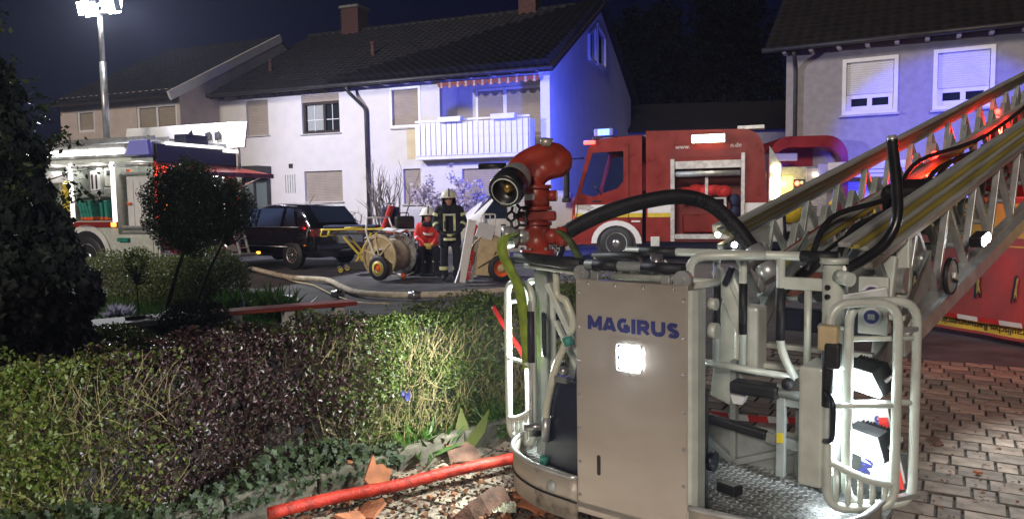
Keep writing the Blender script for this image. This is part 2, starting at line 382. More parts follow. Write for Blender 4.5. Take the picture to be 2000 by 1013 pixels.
for i, (c, l, u, v) in enumerate(pav):
    mt = ('paver' if random.random() < .8 else 'paver_b') if l > .15 else ('paver_b' if random.random() < .75 else 'paver')
    dz = random.uniform(-.004, .003)-(.003 if l < .15 else 0); rz = R(-31)+random.uniform(-.01, .01); tx = random.uniform(-.012, .012)
    if i < 300:
        o = bpy.data.objects.new('paver', pmesh[l, mt]); COL.objects.link(o); o.parent = yard; o.location = (c.x, c.y, dz); o.rotation_euler = (tx, tx*.6, rz)
    else:
        b = chunk(l-.008, .162, 0); m = Matrix.Translation((c.x, c.y, dz)) @ Matrix.Rotation(rz, 4, 'Z'); rest[mt].add([m @ Vector(p) for p in b.v], b.f)
for mt, b in rest.items():
    me = b.mesh('paver_field'); dirty_edges(me, mt); tag(obj('paver_field', me, mt, yard), kind='stuff')
# kerb stones along the hedge
kerb = bpy.data.objects.new('kerb', None); COL.objects.link(kerb); kerb['kind'] = 'structure'
for i, s in enumerate(np.arange(-3.6, 3.7, .5)):
    b = MB().box((0, 0, .03), (.49, .075, .2)); o = b.build('kerb_stone', 'kerbstone', kerb, .012, hp(s+.25, .02+random.uniform(-.008, .008), random.uniform(-.012, .008)), (random.uniform(-.05, .05), 0, math.atan2(HD.y, HD.x)+random.uniform(-.015, .015)))
soil = MB().add([hp(-5, .06, .03), hp(3.8, .06, .03), hp(3.8, 1.0, .02), hp(-5, 1.0, .02)], [(0, 1, 2, 3)]).build('flower_bed', 'soil'); tag(soil, kind='structure')
lawn = MB()
lg = [(-11, 7.2, .12), (-2.9, 8.2, .1), (-2.2, 9.4, .08), (-3.6, 11.2, .05), (-4.2, 12.6, .03), (-11, 13.4, .05)]
lawn.add(lg, [tuple(range(6))]); tag(lawn.build('lawn', 'lawn'), kind='structure')
gp, gd = [], []
for i in range(26000):
    x = random.uniform(-6.5, -2.6); y = random.uniform(7.3, 12.2)
    if x > -2.9-(y-9)*.35: continue
    gp.append((x, y, .09)); gd.append((random.uniform(-1, 1), random.uniform(-1, 1), .1))
tag(leaves('grass', 'leaf_fresh', None, gp, gd, .085, aspect=.1, jit=.3, tpl=BLADE, axis=[(0, 0, 1)]*len(gp)), 'short green grass behind the hedge below the trimmed bushes', 'grass', kind='stuff')

# ------------------------------------------------------------------ hedge of three kinds, side by side
def hedge(label, name, s0, s1, H, leaf, n, size, twigmat, ntw, front_tw, thick=.62, aspect=.6):
    root = thing(name, label, 'hedge', hp((s0+s1)/2, .3, 0), group='clipped hedge plants along the kerb'); inv = root.location
    s = NR.uniform(s0, s1, n)+NR.normal(0, .2, n); face = NR.random(n); z = NR.random(n)**.9; t = np.zeros(n)
    f = face < .62; t[f] = NR.exponential(.07, f.sum()); t[~f] = NR.uniform(0, thick, (~f).sum())
    h = H(s)
    zz = np.where(f, .04+z*(h-.02), h-NR.exponential(.055, n)); zz = np.clip(zz, .03, None)
    Q = np.stack([s, zz, t], 1)
    t2 = t+.09*lump(Q, 3.2)+.04*lump(Q, 8.)-.07*np.clip((zz-.35)/.6, -1, 1)*0+np.where(zz > h-.12, (zz-h+.12)*.7, 0)
    t2 = t2-.15*np.clip(1-zz/.5, 0, 1)*np.clip((-s-.1)/.3, 0, 1)
    zz = zz+np.where(zz > h*.6, .05*lump(np.stack([s, t, s*0], 1), 5.)+.03*lump(np.stack([s, t, s*0], 1), 13.), 0)
    # open gaps: thin the leaves where the noise is low
    keep = (lump(np.stack([s, zz, t*.5], 1), 5.5)+.4*NR.normal(0, 1, n)) > -.3
    s, zz, t2, f = s[keep], zz[keep], t2[keep], f[keep]
    P = np.stack([K0.x+HD.x*s+HN.x*(t2+.13), K0.y+HD.y*s+HN.y*(t2+.13), zz], 1)-np.array(inv)
    D = np.where(f[:, None], np.array([-HN.x, -HN.y, .5]), np.array([0, 0, 1.]))
    leaves('foliage', leaf, root, P, D, size, aspect=aspect)
    segs = []
    for k in range(ntw):
        ss = random.uniform(s0-.05, s1+.05); tt = random.uniform(.02, thick) if random.random() > front_tw else random.uniform(-.03, .1)
        hh = float(H(np.array([ss]))[0]); z0 = random.uniform(.05, hh*.85); L = random.uniform(.07, .24)
        d = Vector((random.gauss(0, .5), random.gauss(-.12, .4), 1 if random.random() < .75 else random.uniform(-.3, .6))).normalized(); p = [ss, tt, z0]; pts = []
        for q in range(5):
            pts.append(hp(p[0], p[1]+.13, min(p[2], hh+.07))-inv); p = [p[i]+d[i]*L/4 for i in range(3)]; d = (d+Vector((random.gauss(0, .25), random.gauss(0, .2), random.gauss(.05, .2)))).normalized()
        segs.append((pts, random.uniform(.0012, .0028)))
    for k in range(int((s1-s0)*9)):
        ss = random.uniform(s0, s1); p = [ss, random.uniform(.15, .4), 0]; pts = []
        for q in range(5): pts.append(hp(p[0], p[1]+.13, p[2])-inv); p = [p[0]+random.gauss(0, .05), p[1]+random.gauss(0, .05), p[2]+.19]
        segs.append((pts, .012))
    twigs('twigs', twigmat, root, segs); return root
hedge('yellowish green privet hedge with bare tan twigs, nearest stretch at lower left', 'privet_hedge', -3.2, -.34, lambda s: .83+.02*np.sin(s*4), 'leaf_privet', 62000, .021, 'twig_tan', 2600, .6)
hedge('dark purple barberry hedge with small glossy leaves, middle stretch', 'barberry_hedge', -.36, .6, lambda s: .82+.02*np.sin(s*3), 'leaf_purple', 48000, .021, 'twig_dark', 700, .5)
hedge('dull green twiggy hedge beside the basket, right-hand stretch', 'green_hedge', .56, 3.6, lambda s: .83+.02*np.sin(s*3+1)+.1*np.clip(s-2.6, 0, 1), 'leaf_box', 80000, .02, 'twig_tan', 2600, .55)
# ivy and leafy plants at the foot of the hedge
iv = thing('ivy', 'green ivy creeping over the kerb at the foot of the purple hedge', 'ivy', hp(.1, .1, 0))
n = 1700; s = NR.uniform(-1.25, .95, n); zz = NR.random(n)**1.5*(.17+.08*np.sin(s*5)); t = .08-.13*NR.random(n)*(1-zz/.45)
P = np.stack([K0.x+HD.x*s+HN.x*t, K0.y+HD.y*s+HN.y*t, zz+.06], 1)-np.array(iv.location)
leaves('ivy_leaves', 'leaf_ivy', iv, P, [(-HN.x, -HN.y, .8)]*n, .033, aspect=1, jit=.45, tpl=IVY)
def clump(label, s, t, n, L, lm, cat='plant', w=.16, name='leafy_plant', spread=.5, loc=None, z0=.03):
    r = thing(name, label, cat, loc if loc is not None else hp(s, t, z0)); C = NR.normal(0, L*.35, (n, 3))*np.array([1, 1, .0]); A = NR.normal(0, spread, (n, 3)); A[:, 2] = 1
    leaves('leaf_tuft', lm, r, C, NR.normal(0, 1, (n, 3)), L, aspect=w, jit=.3, tpl=BLADE, axis=A, axjit=.1, fold=.4); return r
clump('tuft of long narrow green leaves at the hedge foot near the basket', 1.75, .1, 260, .2, 'leaf_fresh', w=.06, spread=.7)
clump('fresh green leafy clump at the hedge foot beside the broad leaf', 1.15, .1, 170, .17, 'leaf_fresh', w=.12, spread=.7)
clump('single broad upright pale green leaf beside the kerb', 1.33, .02, 2, .24, 'leaf_bush', w=.4, spread=.18, name='broad_leaf_plant')
clump('clump of bright green strap leaves behind the red plank', 0, 0, 320, .34, 'leaf_fresh', w=.1, spread=.6, loc=(-3.1, 9.6, .08))
clump('pale variegated ground plants on the lawn by the slab', 0, 0, 260, .16, 'petal', w=.25, spread=.9, loc=(-5.15, 9.6, .1))
clump('low green perennial behind the standard trees', 0, 0, 260, .26, 'leaf_fresh', w=.12, spread=.7, loc=(-3.9, 10.2, .08))

# ------------------------------------------------------------------ ivy-covered mass at far left
im = thing('ivy_covered_tree', 'tall dark ivy-covered tree stump at the left edge, twigs sticking out on top', 'tree', (-5.32, 6.3, 0))
core = MB(); prof = [(1.3, 0), (1.35, .5), (1.3, 1.1), (1.05, 1.5), (.95, 1.9), (.85, 2.4), (.5, 2.95)]
core.lathe(prof, (0, 0, 0), (0, 0, 1), 16); core.build('trunk', 'bark', im)
n = 32000; z = NR.random(n)*3.3; a = NR.uniform(-math.pi, math.pi, n)
rad = np.interp(z, [0, .6, 1.15, 1.45, 1.8, 2.1, 2.5, 2.9, 3.3], [1.5, 1.55, 1.5, 1.3, 1.22, 1.14, 1.06, .85, .45])+.15*lump(np.stack([a, z*1.4, a*0], 1), 2.6)+.09*lump(np.stack([a, z*1.4, a*0], 1), 6)-.12*NR.random(n)**2
P = np.stack([rad*np.cos(a), rad*np.sin(a), z], 1); leaves('ivy_leaves', 'leaf_ivy_dark', im, P, np.stack([np.cos(a), np.sin(a), a*0+.2], 1), .075, aspect=.9, jit=.5, tpl=IVY)
sg = []
for k in range(46):
    a = random.uniform(-2.2, 1.2); z = random.uniform(1.3, 3.2); r0 = np.interp(z, [1.3, 2, 3.2], [1.3, 1.12, .5]); p = V(r0*math.cos(a), r0*math.sin(a), z); d = V(math.cos(a)*.8, math.sin(a)*.8, random.uniform(.2, 1.2)).normalized(); pts = []
    for q in range(6): pts.append(p.copy()); p += d*random.uniform(.05, .12); d = (d+V(random.gauss(0, .3), random.gauss(0, .3), random.gauss(0, .3))).normalized()
    sg.append((pts, .007))
twigs('twigs', 'bark', im, sg)
tp = np.array([p for pts, r in sg for p in pts[2:]]); tp = np.repeat(tp, 6, 0)+NR.normal(0, .035, (len(tp)*6, 3))
leaves('twig_leaves', 'leaf_tree', im, tp, NR.normal(0, 1, tp.shape), .05, aspect=.6)

# ------------------------------------------------------------------ clipped standard trees, bushes, slab and plank
def std_tree(label, loc, h, cr, n, lean=0., lm='leaf_tree', size=.03, trunk=.03, fill=True):
    r = thing('standard_tree', label, 'tree', loc, group='small clipped trees behind the hedge')
    pts = spline([V(0, 0, -.05), V(lean*.3, .01, h*.33), V(lean*.62, 0, h*.66), V(lean, 0, h)], 5)
    tb = MB().tube(pts, [trunk*(1-.45*i/(len(pts)-1)) for i in range(len(pts))], 8); bs = []
    for k in range(16):
        a = k*2.4; q = V(lean, 0, h*.85+.02*(k % 4)); e = V(lean+cr[0]*.75*math.cos(a), cr[1]*.75*math.sin(a), h+cr[2]*(.3+1.2*random.random())-.1)
        tb.tube(spline([q, (q+e)/2+V(0, 0, random.uniform(-.05, .08)), e], 3), [.012]*3+[.009]*2+[.005]*2, 5)
    tb.build('trunk', 'bark', r)
    c = (lean, 0, h+cr[2]*.78); P, D = ellipsoid_pts(n, c, cr, .5, .2, 3.6)
    keep = lump(P, 7.)+.6*NR.normal(0, 1, len(P)) > -.6; P, D = P[keep], D[keep]
    leaves('crown', lm, r, P, D, size, aspect=.5)
    return r
std_tree('larger dark clipped standard tree with rounded crown in front of the left fire engine', (-4.5, 9.5, .12), .95, (.52, .48, .6), 36000, .34, trunk=.034)
std_tree('smaller dark clipped standard tree, right of the larger one', (-4.33, 9.95, .12), 1.05, (.36, .33, .42), 16000, .52, trunk=.028)
std_tree('thin young standard tree with sparse crown, left of the clipped pair', (-4.55, 8.95, .12), .58, (.17, .16, .2), 650, 0, lm='leaf_box', size=.035, trunk=.011)
def bush(label, loc, rx, ry, rz, n, lm, size, name='clipped_bush', grp='trimmed bushes on the lawn'):
    r = thing(name, label, 'bush', loc, group=grp)
    P, D = ellipsoid_pts(n, (0, 0, rz*.55), (rx, ry, rz), .3, .14, 5.); k = P[:, 2] > 0; leaves('foliage', lm, r, P[k], D[k], size, aspect=.5)
    sg = []
    for q in range(30):
        a = random.uniform(0, 6.28); e = V(rx*.8*math.cos(a), ry*.8*math.sin(a), rz*random.uniform(.6, 1.3)); sg.append(([V(0, 0, 0), e*.5+V(0, 0, .05), e], .012))
    twigs('stems', 'bark', r, sg); return r
bush('pale green trimmed bush in front of the engine compartments, left one', (-6.0, 11.6, .05), .85, .6, .55, 14000, 'leaf_bush', .035)
bush('pale green trimmed bush behind the thin young tree, middle one', (-5.15, 11.4, .05), .75, .6, .5, 12000, 'leaf_bush', .035)
bush('rounded darker trimmed bush at the edge of the street, right one', (-4.65, 11.3, .05), .62, .6, .58, 12000, 'leaf_box', .034)
bush('low dark shrub between the slab and the red plank', (-3.62, 8.35, .02), .45, .4, .3, 6000, 'leaf_tree', .035, 'low_shrub', 'low shrubs behind the hedge')
bush('low dark shrub beside the small white slab, leftmost', (-4.15, 7.5, .02), .5, .35, .22, 4500, 'leaf_box', .035, 'low_shrub', 'low shrubs behind the hedge')
sw = thing('slab_wall', 'low white stone slab wall on the lawn behind the hedge', 'wall', (-3.95, 8.35, 0), R(32))
MB().bb((-.75, -.22, 0), (.6, .22, .25)).build('base', 'kerbstone', sw, .01); MB().bb((-.8, -.27, .252), (.65, .27, .31)).build('coping_slab', 'stone_slab', sw, .01)
MB().box((-.3, 0, .33), (.2, .1, .03)).build('loose_stone', 'kerbstone', sw, .01)
pk = thing('red_plank', 'long red painted plank resting behind the purple hedge', 'plank', (-2.7, 8.85, 0), math.atan2(.7, 1.32))
MB().box((0, 0, .32), (1.62, .3, .05)).build('board', 'red_plank', pk, .01)
for x in (-.6, 0, .6): MB().box((x, 0, .15), (.12, .24, .29)).build('support_block', 'stone_slab', pk, .008)

# ------------------------------------------------------------------ houses
def wall_holes(mb, x0, x1, z0, z1, holes, y=0., depth=.18, sgn=1):
    """flat wall in the local xz plane with rectangular openings and their reveals (outward = +y when sgn is 1)"""
    xs = sorted({x0, x1, *[h[0] for h in holes], *[h[1] for h in holes]}); zs = sorted({z0, z1, *[h[2] for h in holes], *[h[3] for h in holes]})
    for i in range(len(xs)-1):
        for j in range(len(zs)-1):
            cx, cz = (xs[i]+xs[i+1])/2, (zs[j]+zs[j+1])/2
            if any(h[0] < cx < h[1] and h[2] < cz < h[3] for h in holes): continue
            mb.add([(xs[i], y, zs[j]), (xs[i+1], y, zs[j]), (xs[i+1], y, zs[j+1]), (xs[i], y, zs[j+1])], [(0, 1, 2, 3)])
    for a, b, c, d in holes:
        yb = y-depth*sgn
        for p, q in (((a, c), (b, c)), ((b, c), (b, d)), ((b, d), (a, d)), ((a, d), (a, c))):
            mb.add([(p[0], y, p[1]), (q[0], y, q[1]), (q[0], yb, q[1]), (p[0], yb, p[1])], [(0, 1, 2, 3)])
    return mb
def roller(parent, x0, x1, z0, z1, y, m='shutter', sgn=1, frame=None, name='roller_shutter'):
    b = MB(); n = max(2, int((z1-z0)/.055)); h = (z1-z0)/n
    for k in range(n):
        z = z0+k*h; b.add([(x0, y, z), (x1, y, z), (x1, y+.012*sgn, z+h*.5), (x0, y+.012*sgn, z+h*.5), (x1, y, z+h*.93), (x0, y, z+h*.93), (x1, y-.006*sgn, z+h), (x0, y-.006*sgn, z+h)], [(0, 1, 2, 3), (3, 2, 4, 5), (5, 4, 6, 7)])
    return b.build(name, m, parent)
def frame(parent, x0, x1, z0, z1, y, w, m, d=.06, name='window_frame', mull=()):
    b = MB()
    b.bb((x0, y-d/2, z0), (x1, y+d/2, z0+w)); b.bb((x0, y-d/2, z1-w), (x1, y+d/2, z1)); b.bb((x0, y-d/2, z0+w), (x0+w, y+d/2, z1-w)); b.bb((x1-w, y-d/2, z0+w), (x1, y+d/2, z1-w))
    for x in mull: b.bb((x-w/2, y-d/2, z0+w), (x+w/2, y+d/2, z1-w))
    return b.build(name, m, parent, .004)
def tile_mesh(w, h, amp, name, m):
    b = MB(); k = 6; vs = []
    for v, lift in ((-.02, .028), (h+.05, .004)):
        for i in range(k+1):
            u = i/k; vs.append((u*w, v, lift+amp*(.5-.5*math.cos(2*math.pi*u))))
    for i in range(k+1): vs.append((vs[i][0], vs[i][1], vs[i][2]-.03))
    b.add(vs, [(i, i+1, k+2+i, k+1+i) for i in range(k)]+[(2*k+2+i, 2*k+3+i, i+1, i) for i in range(k)], False)
    me = b.mesh(name); me.materials.append(M[m]); return me, b
def roof_tiles(roof, o, ux, uv, nx, ny, w, h, amp, m, limit, order):
    """lay pantiles: the first `limit` in order of closeness are single parts, the rest one part"""
    ux, uv = Vector(ux).normalized(), Vector(uv).normalized(); nn = ux.cross(uv)
    if nn.z < 0: nn = -nn
    me, tb = tile_mesh(w, h, amp, 'roof_tile', m); o = Vector(o)
    L = [(i, j) for i in range(nx) for j in range(ny)]; L.sort(key=order); rest = MB()
    base = Matrix((ux, uv, nn)).transposed()
    for q, (i, j) in enumerate(L):
        p = o+ux*(i*w)+uv*(j*h)+nn*random.uniform(0, .006); rr = base @ Matrix.Rotation(random.uniform(-.012, .012), 3, 'X')
        if q < limit:
            t = bpy.data.objects.new('roof_tile', me); COL.objects.link(t); t.parent = roof; t.location = p; t.rotation_euler = rr.to_euler()
        else: rest.add([p+rr @ Vector(v) for v in tb.v], tb.f)
    if rest.v: tag(rest.build('tile_field', m, roof, fix=False), kind='stuff')
def slab(parent, name, m, pts, th=.12):
    P = [Vector(p) for p in pts]; n = (P[1]-P[0]).cross(P[2]-P[0]).normalized()
    if n.z < 0: n = -n
    return MB().prism([p-n*th for p in P], n*(th-.012)).build(name, m, parent)
HA = R(158.46)
h1 = thing('terraced_house', 'white two-storey terraced house pair with slatted balcony and blue-lit gable', 'house', (1.225, 22.9, 0), HA)
holes = [(10.57, 11.54, 4.04, 5.28), (7.57, 9.12, 3.99, 5.32), (7.54, 9.11, 1.63, 2.69), (4.52, 5.5, 4.01, 5.25), (.3, 3.74, 3.0, 5.42), (4.5, 5.15, 1.5, 2.66), (1.7, 3.0, 1.4, 2.6), (10.62, 11.7, .1, 2.5)]
b = MB(); wall_holes(b, 0, 12.8, -.05, 5.72, holes)
wall = b.build('facade_wall', 'render_white', h1)
MB().add([(0, 0, 0), (0, -11.35, 0), (0, -11.35, 5.95), (0, -5.94, 8.78), (0, 0, 5.72)], [(0, 1, 2, 3, 4)]).build('gable_wall', 'render_white', h1)
MB().bb((12.79, -11, 0), (12.8, -.01, 5.6)).build('side_wall', 'render_white', h1)
MB().bb((.01, -11.36, 0), (12.7, -11.35, 5.6)).build('rear_wall', 'render_white', h1)
MB().bb((4.53, -.0, 2.97), (4.98, .006, 4.0)).build('yellow_wall_strip', 'render_yellow', h1)
for (x0, x1, z0, z1), nm in ((holes[0], 1), (holes[2], 1), (holes[3], 2), (holes[5], 1), (holes[6], 1)):
    w = MB().bb((x0, -.2, z0), (x1, -.17, z1)).build('window', 'glass_dark', h1); roller(w, x0+.01, x1-.01, z0, z1, -.1)
    MB().bb((x0-.06, -.1, z0-.05), (x1+.06, .07, z0-.01)).build('window_sill', 'stone_slab', w, .005)
    if nm == 2: frame(w, x0-.09, x1+.09, z0-.0, z1+.1, .012, .09, 'white_plastic', .02)
x0, x1, z0, z1 = holes[1]
w = MB().bb((x0, -.2, z0), (x1, -.185, z1)).build('window', 'glass_dark', h1); roller(w, x0, x1, z1-.25, z1, -.06)
frame(w, x0, x1, z0, z1-.25, -.13, .09, 'dark_wood', .08, mull=((x0+x1)/2-.1,))
MB().bb((x0-.07, -.1, z0-.05), (x1+.07, .07, z0-.01)).build('window_sill', 'stone_slab', w, .005)
cb = MB(); N = 24
for i in range(N): cb.add([(8.35+i*.65/N, -.17+.015*(i % 2), z0+.12), (8.35+(i+1)*.65/N, -.17+.015*((i+1) % 2), z0+.12), (8.35+(i+1)*.65/N, -.17+.015*((i+1) % 2), z1-.28), (8.35+i*.65/N, -.17+.015*(i % 2), z1-.28)], [(0, 1, 2, 3)])
cb.build('curtain', 'curtain', w)
for x in (8.68, 7.95): MB().bb((x-.012, -.155, z0+.1), (x+.012, -.14, z1-.25)).build('glazing_bar', 'white_plastic', w)
MB().bb((7.68, -.155, 4.45), (9.0, -.141, 4.475)).build('glazing_bar', 'white_plastic', w)
# porch with house number
pr = MB().bb((10.52, 0, 2.62), (11.8, .75, 2.92)).build('porch_canopy', 'dark_pipe', h1, .01)
textobj('24', .2, 'white_paint', pr, (11.55, .757, 2.77), (R(90), 0, R(180)), bold=.004)
dr = MB().bb((10.64, .05, .1), (11.68, .09, 2.5)).build('door', 'glass_door', h1)
frame(dr, 10.56, 11.75, .1, 2.6, .1, .09, 'dark_pipe', .08, 'door_frame', mull=(11.2,))
MB().bb((9.58, 0, 2.83), (9.74, .03, 2.98)).build('wall_vent', 'dark_pipe', h1)
for i in range(5): MB().bb((9.5+i*.1, 0, 1.95), (9.525+i*.1, .02, 2.6)).build('wall_groove', 'alu_grey', h1)
# loggia and balcony
lb = MB(); lb.add([(.3, -1.3, 3), (3.74, -1.3, 3), (3.74, -1.3, 5.42), (.3, -1.3, 5.42)], [(0, 1, 2, 3)])
lb.add([(.3, 0, 3), (.3, -1.3, 3), (.3, -1.3, 5.42), (.3, 0, 5.42)], [(0, 1, 2, 3)]); lb.add([(3.74, 0, 3), (3.74, -1.3, 3), (3.74, -1.3, 5.42), (3.74, 0, 5.42)], [(0, 1, 2, 3)])
lb.add([(.3, 0, 3), (3.74, 0, 3), (3.74, -1.3, 3), (.3, -1.3, 3)], [(0, 1, 2, 3)]); lb.add([(.3, 0, 5.415), (3.74, 0, 5.415), (3.74, -1.3, 5.415), (.3, -1.3, 5.415)], [(0, 1, 2, 3)])
lb.build('loggia', 'render_white', h1)
for a, c in ((2.0, 2.95), (.5, 1.92)):
    w = MB().bb((a, -1.28, 3.1), (c, -1.26, 5.2)).build('balcony_door', 'glass_dark', h1); roller(w, a+.02, c-.02, 3.1, 5.2, -1.22); frame(w, a-.06, c+.06, 3.05, 5.27, -1.24, .08, 'white_plastic', .05)
bal = MB().bb((.5, -.02, 2.9), (4.42, .48, 3.0)).build('balcony', 'white_paint', h1, .01)
sm = MB().box((0, 0, 0), (.155, .03, 1.02)).mesh('balcony_slat'); sm.materials.append(M['white_plastic'])
for i in range(21):
    o = bpy.data.objects.new('balcony_slat', sm); COL.objects.link(o); o.parent = bal; o.location = (.62+i*.184, .47, 3.53)
for z in (3.0, 4.08): MB().bb((.5, .4, z), (4.42, .45, z+.07)).build('balcony_rail', 'white_paint', bal, .008)
sm2 = MB().box((0, 0, 0), (.03, .42, 1.02)).mesh('side_panel'); sm2.materials.append(M['white_plastic'])
for x in (.51, 4.41): o = bpy.data.objects.new('side_panel', sm2); COL.objects.link(o); o.parent = bal; o.location = (x, .22, 3.53)
for a in (3.1, 1.3):
    MB().box((a, .58, 4.12), (.75, .16, .16), taper=1.08).build('flower_box', 'white_plastic', bal, .01)
aw = MB().bb((.3, -.05, 5.3), (3.74, .1, 5.41)).build('awning_case', 'white_plastic', h1)
for i in range(12):
    s = MB(); x = .3+i*.287; pts = [(x, .11, 5.36)]+[(x+.287*k/6, .11, 5.26-.1*math.sin(math.pi*k/6)) for k in range(7)]+[(x+.287, .11, 5.36)]
    s.prism(pts, (0, .012, 0)).build('awning_scallop', 'awning', aw); MB().bb((x+.11, .123, 5.18), (x+.18, .127, 5.36)).build('awning_stripe', 'awning_pale', aw)
# gable windows
for y0, y1, zb, zt, zt2 in ((-4.35, -5.2, 6.55, 7.4, 7.85), (-5.45, -6.6, 6.55, 8.0, 7.7)):
    w = MB().prism([(.02, y0, zb), (.02, y1, zb), (.02, y1, zt2), (.02, y0, zt)], (-.03, 0, 0)).build('gable_window', 'glass_blue', h1)
    f = MB()
    for p, q in (((y0, zb), (y1, zb)), ((y1, zb), (y1, zt2)), ((y1, zt2), (y0, zt)), ((y0, zt), (y0, zb))): f.bar((-.05, *p), (-.05, *q), .1, .09)
    f.build('window_frame', 'white_plastic', w)
# roof
EV = V(-.25, .5, 5.48); RD = V(-.25, -5.94, 8.86); SV = (RD-EV)
roof = slab(h1, 'roof', 'dark_wood', [EV, EV+V(13.2, 0, 0), RD+V(13.2, 0, 0), RD])
roof_tiles(roof, EV, (1, 0, 0), SV, 44, int(SV.length/.33)+1, .3, .33, .035, 'rooftile', 300, lambda q: q[0]*1.0+q[1]*1.15)
slab(h1, 'rear_roof', 'rooftile', [RD+V(0, -.02, 0), RD+V(13.2, -.02, 0), V(12.95, -11.9, 5.85), V(-.25, -11.9, 5.85)])
rg = MB()
for i in range(37): rg.cyl((-.25+i*.36, -5.94, 8.86), (-.25+i*.36+.37, -5.94, 8.875), .1, .11, 8)
rg.build('ridge_cap', 'rooftile', roof)
gt = MB(); gt.tube([(-.3, .58, 5.46), (13.0, .58, 5.46)], .07, 8); gt.build('gutter', 'dark_pipe', h1)
for i in range(17): MB().bb((.2+i*.77, -.02, 5.4), (.29+i*.77, .5, 5.52)).build('rafter_tail', 'dark_wood' if i > 8 else 'white_paint', h1)
MB().tube(fillet([(6.9, .55, 5.4), (6.88, .5, 5.25), (6.45, .12, 4.7), (6.45, .1, 0)], .12), .06, 10).build('downpipe', 'dark_pipe', h1)
ch = MB().bb((10.3, -6.35, 8.3), (11.1, -5.55, 9.75)).build('chimney', 'brick', roof, .01); MB().bb((10.22, -6.43, 9.75), (11.18, -5.47, 9.86)).build('chimney_cap', 'kerbstone', ch, .01)
bm_ = MB().box((0, 0, 0), (.2, .02, .06)).mesh('brick'); bm_.materials.append(M['brick'])
for j in range(14):
    for i in range(4):
        o = bpy.data.objects.new('brick', bm_); COL.objects.link(o); o.parent = ch; o.location = (10.39+i*.205-(.05 if j % 2 else 0)+.02, -5.545, 8.75+j*.072)
ch = MB().bb((2.4, -6.3, 8.3), (3.1, -5.6, 9.8)).build('chimney', 'brick', roof, .01)
for x, y, z in ((7.6, -2.3, 6.95), (11.6, -1.5, 6.5)): MB().cyl((x, y, z-.2), (x, y, z+.42), .07, n=10).cyl((x, y, z+.42), (x, y, z+.5), .1, n=10).build('vent_pipe', 'brick', roof)
h2 = thing('terraced_house', 'cream terraced house standing forward at the left behind the fire engine', 'house', (-11.33, 25.86, 0), HA)
hl = [(.15, 2.0, 3.9, 5.1), (4.06, 4.94, 4.3, 5.1)]
wall_holes(MB(), 0, 5.8, 0, 5.6, hl).build('facade_wall', 'render_cream', h2)
MB().add([(0, 0, 0), (0, -10.8, 0), (0, -10.8, 5.4), (0, -5.4, 8.22), (0, 0, 5.45)], [(0, 1, 2, 3, 4)]).build('gable_wall', 'render_cream', h2)
MB().add([(5.8, 0, 0), (5.8, -10.8, 0), (5.8, -10.8, 5.4), (5.8, -5.4, 8.2), (5.8, 0, 5.45)], [(0, 1, 2, 3, 4)]).build('gable_wall', 'render_cream', h2)
for (x0, x1, z0, z1) in hl:
    w = MB().bb((x0, -.2, z0), (x1, -.17, z1)).build('window', 'glass_dark', h2); roller(w, x0+.05, x1-.05, z0, z1, -.1, 'shutter'); frame(w, x0, x1, z0, z1, -.06, .09, 'white_plastic', .06, mull=((x0+x1)/2,) if x1-x0 > 1.2 else ())
E2 = V(-.02, .45, 5.32); R2 = V(-.02, -5.4, 8.32); rf = slab(h2, 'roof', 'dark_wood', [E2, E2+V(6, 0, 0), R2+V(6, 0, 0), R2]); S2 = R2-E2
roof_tiles(rf, E2, (1, 0, 0), S2, 20, int(S2.length/.33)+1, .3, .33, .035, 'rooftile', 0, lambda q: 0)
slab(h2, 'rear_roof', 'rooftile', [R2, R2+V(6, 0, 0), V(5.98, -11, 5.3), V(-.02, -11, 5.3)])
vb = MB(); vb.bar((-.06, .5, 5.26), (-.06, -5.4, 8.28), .09, .3); vb.build('verge_board', 'render_white', h2)
h3 = thing('house', 'grey rendered house at right with white half-closed roller shutters', 'house', (7.68, 20.9, 0), R(-28.6))
hl = [(1.46, 2.73, 3.73, 5.14), (3.58, 4.85, 3.72, 5.17), (1.4, 2.8, .8, 2.0), (3.5, 4.9, .8, 2.0)]
wall_holes(MB(), 0, 8, 0, 5.62, hl, sgn=-1).build('facade_wall', 'render_grey', h3)
MB().add([(0, 0, 0), (0, 9.5, 0), (0, 9.5, 5.6), (0, 4.75, 8.9), (0, 0, 5.62)], [(0, 1, 2, 3, 4)]).build('gable_wall', 'render_grey', h3)
for i, (x0, x1, z0, z1) in enumerate(hl):
    w = MB().bb((x0, .16, z0), (x1, .18, z1)).build('window', 'glass_dark', h3)
    zs = z0+.5 if i < 2 else z0+.05
    roller(w, x0+.08, x1-.08, zs, z1-.05, .05, 'shutter_white', -1); frame(w, x0-.03, x1+.03, z0-.03, z1+.03, -.005, .1, 'white_plastic', .05)
    frame(w, x0+.07, x1-.07, z0+.07, zs+.01, .1, .12, 'white_plastic', .05, 'lower_sash', mull=((x0+x1)/2,))
    MB().bb((x0-.08, -.12, z0-.09), (x1+.08, .02, z0-.035)).build('window_sill', 'stone_slab', w, .005)
E3 = V(-.5, -.5, 5.55); R3 = V(-.5, 4.75, 9.0); S3 = R3-E3; rf = slab(h3, 'roof', 'dark_wood', [E3, E3+V(9, 0, 0), R3+V(9, 0, 0), R3])
roof_tiles(rf, E3, (1, 0, 0), S3, 30, int(S3.length/.33)+1, .3, .33, .035, 'roofred', 300, lambda q: q[1]*1.2+abs(q[0]-9))
slab(h3, 'rear_roof', 'rooftile', [R3, R3+V(9, 0, 0), V(8.5, 10, 5.5), V(-.5, 10, 5.5)])
MB().tube([(-.55, -.58, 5.52), (8.5, -.58, 5.52)], .07, 8).build('gutter', 'dark_pipe', h3)
